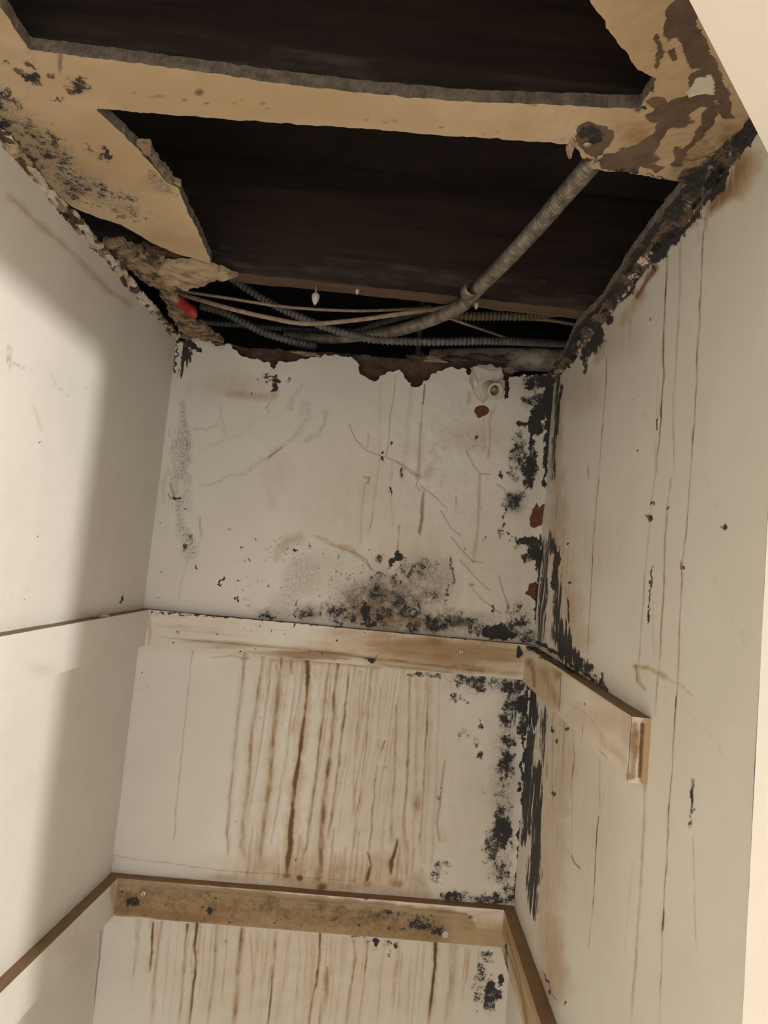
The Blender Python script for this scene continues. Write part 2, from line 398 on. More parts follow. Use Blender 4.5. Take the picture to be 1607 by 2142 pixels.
# ================================================================== STRUCTURE
# ---- back wall -----------------------------------------------------
def drips_mid(s):          # between the two cleats
    s.frame(420, 1340, 3.09)
    R = 'rust'
    for pts, w, a, w2 in [
        ([(285,95),(270,260),(245,450),(220,720),(195,930),(180,1130),(170,1250),(178,1340),(165,1400)],16,.42,12),
        ([(405,100),(375,280),(345,480),(322,700),(318,820),(300,1000),(275,1180),(265,1330),(300,1450)],20,.42,24),
        ([(525,105),(500,330),(470,600),(455,760),(450,880),(430,1020),(400,1250),(380,1450)],26,.58,30),
        ([(490,150),(505,260)],14,.35,8),
        ([(590,110),(580,210)],11,.8,6), ([(575,220),(540,400),(520,560)],9,.25,7),
        ([(690,110),(695,230),(682,330)],50,.72,16), ([(690,120),(690,250),(680,400),(660,560),(645,700),(620,860),(600,980),(585,1150),(575,1350),(550,1560)],14,.95,34),
        ([(650,200),(640,400),(630,600)],10,.3,6),
        ([(835,125),(805,350),(785,520),(765,700),(745,880),(725,1050),(700,1200),(685,1320),(655,1400)],15,.62,12),
        ([(890,135),(865,350),(855,550),(835,750),(815,920),(800,1050),(785,1200),(775,1350),(770,1600)],20,.60,40),
        ([(965,145),(945,350),(920,550),(895,750),(875,950),(850,1120),(820,1280)],14,.58,16),
        ([(1000,150),(985,260)],14,.4,8),
        ([(1040,200),(1020,500),(1000,700),(990,900),(1000,1170),(990,1330),(960,1560)],13,.32,18),
        ([(1105,180),(1095,350),(1075,600),(1055,800),(1035,980),(1000,1160)],10,.50,9),
        ([(1190,650),(1150,760),(1130,900),(1115,1050),(1100,1250),(1090,1380)],13,.50,14),
        ([(1165,300),(1150,520),(1140,740)],14,.25,10),
        ([(1265,420),(1262,650),(1255,850),(1245,1000),(1235,1150),(1230,1300)],17,.40,20),
        ([(1350,230),(1350,400),(1345,700),(1335,900),(1325,1050),(1315,1200),(1320,1420)],17,.46,22),
        ([(1390,240),(1400,600),(1390,1000),(1380,1150)],16,.30,24),
        ([(1475,300),(1455,650),(1440,900),(1430,1150),(1410,1330)],12,.55,10),
        ([(1270,1290),(1255,1360),(1235,1420),(1225,1520)],12,.95,30),
        ([(1080,1370),(1100,1450),(1070,1570)],14,.85,26),
        ([(1335,1300),(1330,1560)],14,.4,34),
        ([(620,1410),(612,1425)],14,.8,10)]:
        s.line(R, pts, w, a, .75, w2)
    for _ in range(70):
        x = rnd.uniform(380, 1500); y0 = 105+(x-285)*.085; L = rnd.uniform(60, 1250)*(1 if rnd.random() < .5 else .3)
        s.line(R, [(x, y0), (x-L*.06, y0+L*.5), (x-L*.145+rnd.uniform(-8, 8), y0+L)], rnd.uniform(5, 12), rnd.uniform(.12, .34), .75)
    for _ in range(46):
        x = rnd.uniform(300, 1480); y1 = 1470+(x-285)*.09; L = rnd.uniform(60, 320)
        s.line(R, [(x+L*.12, y1-L), (x, y1+60)], rnd.uniform(5, 12), rnd.uniform(.15, .42), .8, rnd.uniform(16, 40))
    for x, y, rx, ry, a in [(555,1525,26,22,.75),(640,1535,24,24,.95),(760,1520,30,60,.6),(785,1590,36,28,.8),(880,1475,30,40,.4),(1075,1575,40,30,.5),(1270,1570,55,36,.55),(1420,1580,44,38,.42),(960,1590,30,30,.45),(380,1440,70,50,.25),(110,1525,50,16,.3),(190,1530,60,18,.3),(300,1540,50,16,.25),(1150,1420,60,60,.25)]:
        s.blob(R, x, y, rx, ry, a, .7)
    s.line(R, [(60,110),(200,95),(290,120)], 8, .4, .8); s.blob(R, 285, 115, 32, 14, .5)
    s.line(R, [(450,125),(850,140),(1000,155),(1150,170)], 30, .38, .9)
    s.line('crack', [(-560,1385),(-400,1420),(-200,1440),(0,1470),(200,1492),(420,1505),(800,1538),(1000,1555)], 5, .5, .9)
    s.line('crack', [(-560,1380),(-560,1440)], 5, .5, .9); s.line('crack', [(-560,1385),(-500,1400)], 4, .5)
    s.blob('tan', 1250, 850, 420, 800, .28, .6); s.blob('tan', 750, 1500, 620, 130, .50, .7); s.line('rust', [(500,1540),(900,1580),(1450,1630)], 60, .34, .9); s.blob('tan', 1420, 500, 170, 420, .24, .6)
    s.blob('tan', 700, 180, 420, 90, .25, .7)
    for x, y, r in [(380,500,10),(295,398,4),(285,597,5),(880,500,9),(610,250,3),(1195,810,8),(1150,1230,6),(1190,1225,6),(220,1170,9),(5,1130,4),(5,1280,4),(1350,340,4)]:
        s.blob('grey', x, y, r, r*1.2, .8)
    s.line('rust', [(-55,60),(-80,330),(-120,700),(-160,1100),(-175,1290)], 9, .32, .8)       # faint lone drip, left
    s.blob('olive', -380, 200, 5, 7, .7); s.blob('olive', -345, 300, 8, 8, .5); s.blob('grey', -372, 310, 6, 10, .9)
    s.line('crack', [(1580,780),(1560,900),(1545,1050),(1530,1180),(1545,1290)], 14, .5, .9)
    s.blob('mold', 1555, 1010, 14, 160, .34, .6)
    for x, y in [(1550,350),(1600,380),(1500,1500),(1560,1460),(1590,1500),(1530,1530),(1570,1560)]: s.blob('mold', x, y, 22, 22, .42, .8)
def mold_mid(s):
    s.frame(860, 1300, 2.976)
    for x, y, rx, ry, a in [(50,328,60,18,.55),(160,335,60,18,.45),(300,368,70,36,.62),(425,385,70,50,.62),(530,395,60,50,.52),(640,405,80,56,.72),(290,470,60,26,.44),(355,490,30,16,.4),
        (640,500,60,60,.62),(690,520,36,50,1.1),(590,600,46,70,.55),(690,650,26,60,.75),(615,735,46,46,.6),(590,880,50,80,.66),(575,1010,40,100,.42),(590,1180,50,60,.55),
        (568,1300,54,100,.92),(510,1390,50,110,.62),(560,1540,70,80,.55),(620,1590,30,40,.5),(270,1715,80,44,.72),(500,1735,110,50,.62),(620,1690,60,60,.55),(665,1035,10,22,.95),(700,560,20,40,.9),
        (330,690,44,40,.42),(400,750,34,40,.42),(430,830,20,20,.42),(445,640,14,34,.5),(450,1040,8,40,.4),(160,1560,44,70,.42),(220,1510,44,30,.42),(640,1400,14,60,.5)]:
        s.blob('mold', x, y, rx*1.12, ry*1.12, a*1.12, .65)
    s.line('grey', [(620,420),(590,800),(560,1300),(560,1560)], 150, .62, .8); s.line('mold', [(620,560),(590,900),(575,1250),(540,1500)], 110, .40, .9); s.blob('grey', 420, 380, 240, 70, .6, .7)
    s.line('mold', [(735,380),(722,480),(712,700),(700,900),(690,1200),(668,1500),(655,1740)], 16, 1.3, .5)
    s.line('streak', [(650,380),(640,700)], 90, .45, .6)
    s.line('crack', [(590,1610),(625,1660),(650,1720)], 6, .9)
    s.blob('tan', 330, 900, 60, 160, .2, .8); s.blob('tan', 210, 1330, 40, 50, .35); s.blob('tan', 400, 1250, 300, 450, .18, .6)
    s.blob('rust', 40, 1130, 30, 60, .5, .8); s.blob('rust', 40, 1620, 50, 60, .4, .8)
    for x in (5, 80, 130, 60):
        s.line('rust', [(x+50, 330), (x+30, 900), (x, 1500)], 16, .2, .8)
def upper_wall(s):
    s.frame(700, 700, 2.976)
    for x, y, rx, ry, a in [(1250,300,80,50,.85),(1310,270,60,60,1.1),(1200,290,40,40,.6),(1250,420,80,44,.8),(1310,450,40,60,1.0),(1180,560,50,20,.8),(1130,650,44,70,.55),(1150,750,56,80,.66),(1210,830,46,80,.95),
        (1205,920,36,50,.85),(1110,870,34,50,.6),(1170,700,30,40,.6),(1110,1035,56,50,.6),(1165,1000,34,34,.6),(1058,1090,14,60,.62),(1050,1170,14,30,.62),(1030,1232,16,30,.72),(1205,1285,90,34,.95),(1245,1360,48,70,1.0),(1190,1400,30,30,.7),(1130,1330,26,26,.5),
        (1080,1245,14,12,.7),(1100,1255,14,10,.6),(1035,865,12,30,.8),(360,682,9,14,1.2),(283,757,10,14,1.1),(347,970,8,24,.9),(423,865,9,30,.7),(820,1337,8,10,.8),(778,1365,7,12,.8),(932,1275,7,14,.8),(930,1355,6,6,.6),(672,1022,5,6,.8),(113,1140,5,6,.8),
        (385,1385,30,34,1.2),(355,1420,20,20,1.0),(430,1420,40,40,.55),(370,1520,44,50,.62),(450,1480,60,60,.50),(240,1560,70,60,.40),(250,1650,90,60,.52),(400,1640,60,60,.55),(460,1720,80,70,.6),(200,1700,70,60,.55),(205,1770,30,44,.95),
        (640,1405,40,20,.5),(560,1460,80,80,.42),(720,1430,14,50,.60),(735,1520,12,60,.58),(700,1600,20,40,.5),(690,1680,24,30,.5),(600,1640,60,40,.42),(110,1720,70,50,.42),
        (300,1740,90,50,.6),(600,1790,40,40,.7),(660,1830,60,30,.6),(740,1780,60,50,.55),(900,1830,90,50,.7),(1000,1850,90,50,1.05),(1060,1870,80,26,1.2),(1120,1820,60,60,.62),(1180,1800,50,60,.62),(1200,1880,70,40,.6),(1130,1700,40,60,.48),
        (780,1730,12,12,.5),(850,1790,50,44,.5),(60,1790,100,30,.42),(975,1720,6,30,.9),(1080,1700,14,50,.5),(490,1820,70,24,.6),(870,650,44,34,.42),(885,690,30,24,.35),(1225,600,20,40,.8),(1240,760,20,90,.8),(1090,850,18,18,.6)]:
        s.blob('mold', x, y, rx, ry, a, .5)
    s.line('mold', [(1340,240),(1335,500),(1320,700),(1312,850),(1305,930)], 60, 1.4, .35, 24)
    s.line('mold', [(1255,490),(1262,590)], 90, 1.2, .4); s.line('mold', [(1225,600),(1215,760),(1210,900)], 28, 1.0, .6)
    s.line('mold', [(1285,1250),(1272,1430),(1270,1900)], 26, 1.2, .5, 30)
    s.line('streak', [(1295,1450),(1275,1900)], 70, .62, .6)
    # chalky islands left in the mould
    s.blob('chip', 1110, 330, 38, 40, .0)
    for a0 in [(915,475,46,34), (905,500,20,20)]: s.blob('gash', *a0, .95, .25)
    s.poly('gash', [(1250,1040),(1220,1080),(1214,1150),(1225,1190),(1295,1190),(1310,1150),(1318,1040),(1300,1050),(1275,1075)], 1.0, 1.2)
    s.poly('gash', [(1210,1545),(1250,1535),(1272,1560),(1272,1640),(1245,1645),(1215,1615),(1178,1610),(1200,1585)], 1.0, 1.2)
    s.poly('rust', [(823,1555),(850,1545),(872,1560),(850,1573)], .45, 1)
    # large bruise over the cleat
    s.blob('grey', 300, 1650, 260, 180, .75, .6); s.blob('grey', 560, 1560, 170, 170, .62, .6); s.blob('olive', 320, 1680, 210, 140, .85, .7); s.blob('rust', 200, 1720, 130, 90, .30, .8); s.blob('rust', 420, 1790, 160, 50, .30, .8)
    s.blob('olive', 150, 1700, 130, 110, .65, .7); s.blob('olive', 560, 1780, 280, 70, .70, .7); s.blob('olive', 770, 1790, 80, 44, .85, .6); s.blob('olive', 560, 1560, 150, 150, .35, .7); s.blob('tan', 310, 1745, 60, 50, .8, .5)
    s.blob('olive', 1120, 1040, 60, 60, .55, .6); s.blob('grey', 960, 1800, 150, 70, .75, .6); s.blob('grey', 1150, 1780, 110, 120, .75, .6); s.blob('grey', 1220, 900, 110, 330, .45, .6); s.blob('grey', 1240, 330, 90, 120, .7, .5)
    s.blob('tan', 480, 1500, 330, 330, .26, .6); s.blob('grey', 250, 1520, 180, 70, .25, .6)
    s.blob('tan', 150, 1050, 330, 330, .20, .8); s.blob('tan', 900, 1500, 330, 330, .20, .8)
    s.blob('tan', 860, 640, 160, 80, .24, .7)
    # cracks and peeling edges
    for pts in [[(90,560),(130,650),(200,720),(280,750),(380,780),(450,830),(530,885)],[(380,790),(470,860),(530,890)],[(540,940),(600,985),(660,1040),(700,1080)],[(660,1090),(720,1200),(780,1250)],[(725,1260),(780,1330),(860,1410),(920,1420)],
                [(780,1400),(850,1480),(920,1550),(970,1590)],[(860,1580),(920,1650),(1000,1710),(1040,1730)],[(530,885),(510,940),(540,970)],[(820,720),(860,800),(900,860),(970,870)],[(1010,930),(1060,960),(1068,1000)],
                [(930,320),(920,370),(940,400)],[(120,1350),(200,1400),(225,1465)],[(1020,1500),(1050,1600),(1100,1760)],[(1040,1580),(1080,1680)]]:
        s.line('crack', pts, 5, .75, .9)
    s.line('crack', [(560,310),(550,430)], 9, .95, .7); s.line('crack', [(550,430),(540,560),(530,700),(525,860)], 6, .45, .9)
    for pts, w, a in [([(380,260),(370,380),(350,480),(340,620),(325,750)],8,.40),([(540,560),(530,700),(520,880)],30,.22),([(558,980),(545,1060),(545,1140),(530,1240)],18,.62),([(905,870),(900,1020),(885,1250),(865,1420)],18,.32),
                      ([(970,470),(965,700),(955,760)],16,.35),([(930,500),(930,700)],18,.18),([(400,1190),(395,1350)],12,.5),([(210,620),(205,700)],10,.25),([(285,760),(260,950),(240,1120),(215,1230)],12,.22),([(190,930),(170,1100),(165,1300)],12,.25),
                      ([(360,780),(350,950),(365,1200)],14,.16),([(240,1110),(225,1200)],6,.5),([(285,300),(280,740)],20,.10),([(480,320),(450,640),(420,900)],30,.12),([(760,1010),(755,1090)],10,.4),([(845,370),(830,420)],30,.3),([(1000,450),(960,560)],20,.25)]:
        s.line('rust', pts, w, a, .8)
    s.line('tan', [(190,880),(225,885),(210,920)], 18, .8, .6); s.blob('crack', 525, 880, 22, 20, .35, .8); s.blob('crack', 590, 860, 30, 34, .25, .9)
    s.line('grey', [(640,690),(620,760),(560,880)], 34, .3, .7)
    for _ in range(46):
        x = rnd.uniform(450,960); y = rnd.uniform(560,1130); s.line('crack', [(x,y),(x+rnd.uniform(-22,22),y+rnd.uniform(6,28))], 4, rnd.uniform(.2,.5), .9)
    for x, y, r in [(900,640,110),(850,800,110),(960,760,90),(640,800,100),(780,900,90),(700,1000,80),(600,560,90),(560,1500,140),(300,1550,150),(900,1560,120)]: s.blob('peel', x, y, r, r, .8, .8)
    s.line('peel', [(1330,950),(1330,1200)], 60, 1, .5)
    # ---- left part of the upper wall
    s.frame(280, 700, 3.09)
    for x, y, rx, ry, a in [(880,262,60,16,.62),(915,300,30,24,1.0),(905,345,18,18,1.0),(870,300,14,14,.7),(800,290,10,14,.8),(770,255,8,8,.5),(1005,290,16,22,.42),(756,384,8,8,.9),(875,495,12,12,.5),(695,1375,14,14,.9),(785,1325,6,14,.9),(720,1465,9,9,.9),(660,1460,7,9,.8),
        (765,1465,16,10,.55),(755,1415,10,18,.5),(1050,1386,18,12,1.1),(968,1455,12,10,.9),(990,1415,8,8,.6),(393,1506,9,9,1.0),(665,1716,10,10,.9),(1048,1752,8,12,.9),(168,1216,7,5,.8),(175,1540,10,7,.7),(600,1260,6,5,.6),(650,1345,8,5,.6),(505,1215,4,4,.5),(720,1557,12,10,.6),
        (277,1045,16,16,1.2),(340,1135,14,14,.7),(325,1380,14,28,.7),(365,1300,20,50,.42),(1140,1370,9,12,.5),(1065,908,4,4,.7),(105,1380,5,7,.8),(1060,1335,5,6,.8),(905,400,6,6,.6),(665,1640,14,24,.55),(690,1600,12,12,.6),(700,1650,20,14,.5),(750,1610,14,14,.5),(790,1600,10,18,.55),
        (835,1590,10,26,.6),(875,1630,14,14,.6),(820,1630,14,10,.5),(870,1600,14,10,.4),(940,1636,6,6,.6),(740,1705,20,12,.38),(780,1672,14,10,.4),(1105,655,8,8,.6),(1055,698,8,6,.6),(150,1650,16,20,.3),(165,1708,20,5,.5),(1030,580,6,6,.3),
        (850,1810,50,30,.55),(900,1825,50,24,.66),(760,1770,30,14,.4),(1060,1800,60,40,.5),(1180,1800,70,44,.5),(1300,1800,80,50,.55),(1400,1790,80,60,.5),(1500,1780,40,60,1.0),(1520,1870,90,30,.7),(1350,1850,120,24,.6),(1340,1440,30,20,.42),(1560,1560,50,50,.5),(1590,1450,30,30,.5)]:
        s.blob('mold', x, y, rx, ry, a, .6)
    s.line('mold', [(590,1580),(552,1622)], 11, 1.2, .5); s.line('mold', [(280,60),(270,130),(257,245)], 11, 1.2, .4)
    s.line('streak', [(345,70),(330,130),(300,210)], 80, .82, .3, 34); s.line('mold', [(300,45),(380,60),(430,95)], 22, 1.0, .5); s.line('mold', [(378,60),(365,140)], 10, 1.1, .5)
    s.line('grey', [(460,20),(560,90)], 34, .5, .7); s.blob('grey', 665, 215, 12, 10, .4)
    s.line('rust', [(620,385),(760,395),(880,400),(905,380)], 50, .30, .9); s.line('rust', [(885,420),(855,470)], 16, .30, .9); s.blob('tan', 640, 330, 190, 70, .26, .8); s.blob('tan', 950, 900, 90, 120, .18, .9); s.line('tan', [(850,900),(900,1100)], 60, .16, .9)
    s.line('grey', [(318,450),(330,560),(325,760),(310,900)], 32, .95, .8, 80); s.line('grey', [(290,600),(270,760),(265,900),(270,1010)], 40, .55, .7); s.line('grey', [(215,850),(200,930),(190,1060)], 20, .45, .7)
    s.line('grey', [(280,1050),(280,1120),(310,1240),(350,1330),(370,1400)], 46, .85, .8, 80); s.line('grey', [(330,900),(350,1050),(350,1120)], 70, .38, .7); s.line('grey', [(430,1180),(440,1290),(400,1390)], 18, .42, .8); s.line('crack', [(432,1190),(430,1290)], 6, .5)
    for _ in range(60):
        x = rnd.uniform(230,370); y = rnd.uniform(600,1120); s.line('crack', [(x,y),(x+rnd.uniform(-12,6),y+rnd.uniform(14,50))], 5, rnd.uniform(.2,.55), .8)
    s.line('crack', [(235,960),(262,1045),(240,1060),(222,1035)], 8, .8, .6); s.line('crack', [(320,1290),(375,1300),(380,1350),(350,1360)], 6, .5); s.line('crack', [(315,1360),(345,1375),(320,1395)], 8, .7)
    s.line('grey', [(450,965),(560,940),(700,890),(800,842),(870,790),(960,720),(1060,630),(1130,540),(1140,450)], 16, .5, .9, 34); s.line('crack', [(870,792),(960,725)], 14, .6, .6, 8)
    s.line('grey', [(1075,520),(1110,450)], 34, .5, .7); s.line('grey', [(1120,685),(1190,640),(1225,560),(1240,490)], 26, .62, .8); s.line('grey', [(1010,465),(1045,400),(1080,335)], 28, .55, .8)
    s.line('grey', [(390,610),(470,605),(540,570)], 16, .45, .8); s.line('grey', [(560,480),(565,560),(590,650)], 22, .42, .8); s.line('grey', [(420,740),(520,715),(690,650)], 26, .24, .9); s.line('grey', [(360,320),(350,360)], 34, .35, .9); s.line('grey', [(960,520),(830,540),(740,620)], 22, .16, .9)
    s.line('grey', [(180,940),(190,1080)], 20, .4); s.line('crack', [(350,1450),(310,1600),(280,1740)], 5, .3, .9)
    s.line('rust', [(960,1380),(1000,1330),(1080,1310)], 60, .28, .9); s.line('rust', [(930,1450),(940,1400),(980,1350)], 36, .25, .9); s.line('tan', [(1180,1310),(1300,1360),(1420,1400)], 30, .5, .9); s.line('rust', [(1270,1355),(1400,1400),(1500,1470),(1540,1520)], 14, .4, .9)
    s.blob('grey', 1080, 1560, 150, 110, .55, .3, -.9); s.blob('grey', 980, 1700, 120, 66, .50, .4, -.6); s.blob('grey', 1300, 1450, 180, 70, .24, .4)
    s.blob('olive', 1330, 1790, 300, 60, .42, .7); s.blob('olive', 900, 1800, 100, 36, .4, .7); s.blob('tan', 1250, 1560, 200, 120, .16, .6)
    for _ in range(70):
        x = rnd.gauss(980,60); y = rnd.gauss(1385,38); s.blob('rust', x, y, rnd.uniform(2,6), None, .5)
    for _ in range(160):
        x = rnd.gauss(1400,170); y = rnd.gauss(1620,110); s.blob('crack', x, y, rnd.uniform(2,7), None, rnd.uniform(.3,.8), .5)
def lower_wall(s):         # below the lower cleat
    s.frame(180, 1780, 1.516)
    for pts, w, a in [([(175,215),(160,310),(150,400)],5,.35),([(213,225),(210,290),(203,380)],6,.85),([(240,225),(225,330),(215,430),(210,549)],10,.35),([(320,232),(315,320),(305,430),(295,549)],8,.60),([(352,225),(345,310),(350,350),(338,440),(330,520)],8,.95),
        ([(415,240),(410,340),(400,430),(385,549)],10,.42),([(497,245),(487,330),(478,420),(470,549)],14,.55),([(520,250),(530,400)],7,.28),([(545,255),(540,330)],6,.3),([(603,255),(598,330),(588,440),(578,549)],7,.60),([(645,270),(625,430),(600,549)],7,.25),([(675,262),(678,330),(660,549)],6,.25),
        ([(742,262),(740,340),(735,400),(715,480),(708,549)],7,.78),([(765,370),(760,480),(735,549)],12,.45),([(780,270),(778,400)],7,.3),([(850,285),(855,340),(840,430),(825,549)],9,.48),([(893,285),(890,350),(880,430),(865,549)],6,.62),([(940,330),(925,549)],5,.3),([(1000,320),(990,549)],7,.25),
        ([(1030,330),(1020,549)],7,.2),([(1070,300),(1065,400)],6,.2),([(1108,292),(1108,350),(1100,430),(1092,549)],9,.95),([(1165,305),(1162,400),(1150,549)],20,.35),([(1212,320),(1205,420)],6,.35),([(560,250),(555,549)],8,.15),([(700,262),(690,549)],5,.2)]:
        s.line('rust', pts, w, a, .75)
    for _ in range(60):
        x = rnd.uniform(160, 1250); y0 = 215+(x-100)*.083; L = rnd.uniform(40, 330)
        s.line('rust', [(x, y0), (x-L*.04, y0+L*.5), (x-L*.10, y0+L)], rnd.uniform(3, 6), rnd.uniform(.12, .32), .75)
    s.blob('tan', 740, 430, 100, 110, .34, .7); s.blob('tan', 700, 400, 480, 200, .30, .6); s.blob('tan', 1100, 430, 200, 150, .20, .7)
    for x, y, rx, ry, a in [(915,290,10,16,.95),(960,295,30,12,.5),(985,300,8,14,.8),(965,320,10,8,.6),(900,285,16,8,.5),(1270,340,30,26,.60),(1255,400,24,50,.55),(1280,450,24,50,.85),(1318,410,7,16,1.4),(1305,455,18,14,.9),(1240,460,16,34,.5),(1270,500,20,26,.6),(1310,510,6,6,1.0),
        (265,425,6,8,.6),(180,515,12,10,.5),(440,410,8,12,.42),(400,290,12,12,.3),(445,295,8,10,.4),(410,310,8,8,.3),(1120,400,10,8,.4),(1115,520,12,12,.45),(1080,520,20,12,.35),(1135,415,8,8,.4),(860,270,20,6,.5),(185,402,6,6,.4),(360,410,5,5,.35)]:
        s.blob('mold', x, y, rx, ry, a, .55)
    s.line('crack', [(1350,290),(1340,549)], 4, .5)
def paint_back(s):
    drips_mid(s); mold_mid(s); upper_wall(s); lower_wall(s)
    s.frame(0, 0, 1)
    # dirt caught along the left corner
    for _ in range(60):
        t = rnd.random(); x = 366-150*t; y = 740+1350*t; s.blob('grey', x+rnd.uniform(2,12), y, rnd.uniform(.8,2), None, .4)
TOP = [(330,715),(372,716),(395,712),(415,706),(440,712),(452,728),(462,722),(480,717),(492,733),(505,747),(530,752),(558,757),(565,765),(573,775),(582,757),(620,755),(660,746),(690,742),(725,745),(750,757),(752,783),(785,797),(800,786),(812,777),(835,775),(850,792),(862,806),(875,813),(890,797),(915,776),(945,769),(975,774),(979,795),(985,782),(992,765),(1020,764),(1048,770),(1056,800),(1056,832),(1064,832),(1066,790),(1100,786),(1140,784),(1215,782)]
tb = on_back(*zip(*TOP))
top_poly = [(p[0], p[2]) for p in tb]+[(.6, -2.2), (-.7, -2.2)]
def keep_back(u, v):
    n = fbm(u*110, v*110, 2, 5)*.0060*np.clip((v-.3)*20, 0, 1)
    return sd_poly(u, v, top_poly)+n
us = spaced((XL-.001, XR+.001, .0019)); vs = spaced((FLOOR, -.86, .05), (-.86, H+.01, .0019))
def relief_back(P):
    x, y = pix(P); m = np.clip(1-np.hypot((x-930)/230, (y-960)/230), 0, 1)+np.clip(1-np.hypot((x-860)/260, (y-1240)/110), 0, 1)*.6
    r = fbm(x/34, y/34, 31, 3)*.0035*m
    # lifted flap of paint by the pipe
    return r+fbm(x/160, y/160, 3, 3)*.0012
wb = sheet('wall_back', us, vs, lambda u, v: np.stack([u, np.full_like(u, D), v], -1), keep_back, (0, -1, 0), .014, [M['wall'], M['gyp']], paint_back, 5, relief_back)
tag(wb, kind='structure')
# old plaster and board that shows where the skin has broken off the back wall
BP = [(355,712),(430,712),(520,728),(640,735),(760,742),(850,752),(880,738),(905,745),(945,742),(985,748),(1030,745),(1062,768),(1080,790),(1200,795)]
bp = [(p[0], p[2]) for p in on_back(*zip(*BP), D+.018)]+[(.5, .30), (-.55, .30)]
o = sheet('old_plaster', spaced((-.48, .44, .004)), spaced((.30, .50, .003)), lambda u, v: np.stack([u, np.full_like(u, D+.018), v], -1),
      lambda u, v: sd_poly(u, v, bp)+fbm(u*120, v*120, 8, 3)*.004, (0, -1, 0), .012, [M['back'], M['back']], None, relief=lambda P: fbm(P[:, 0]*60, P[:, 2]*60, 12, 4)*.004, parent=wb)

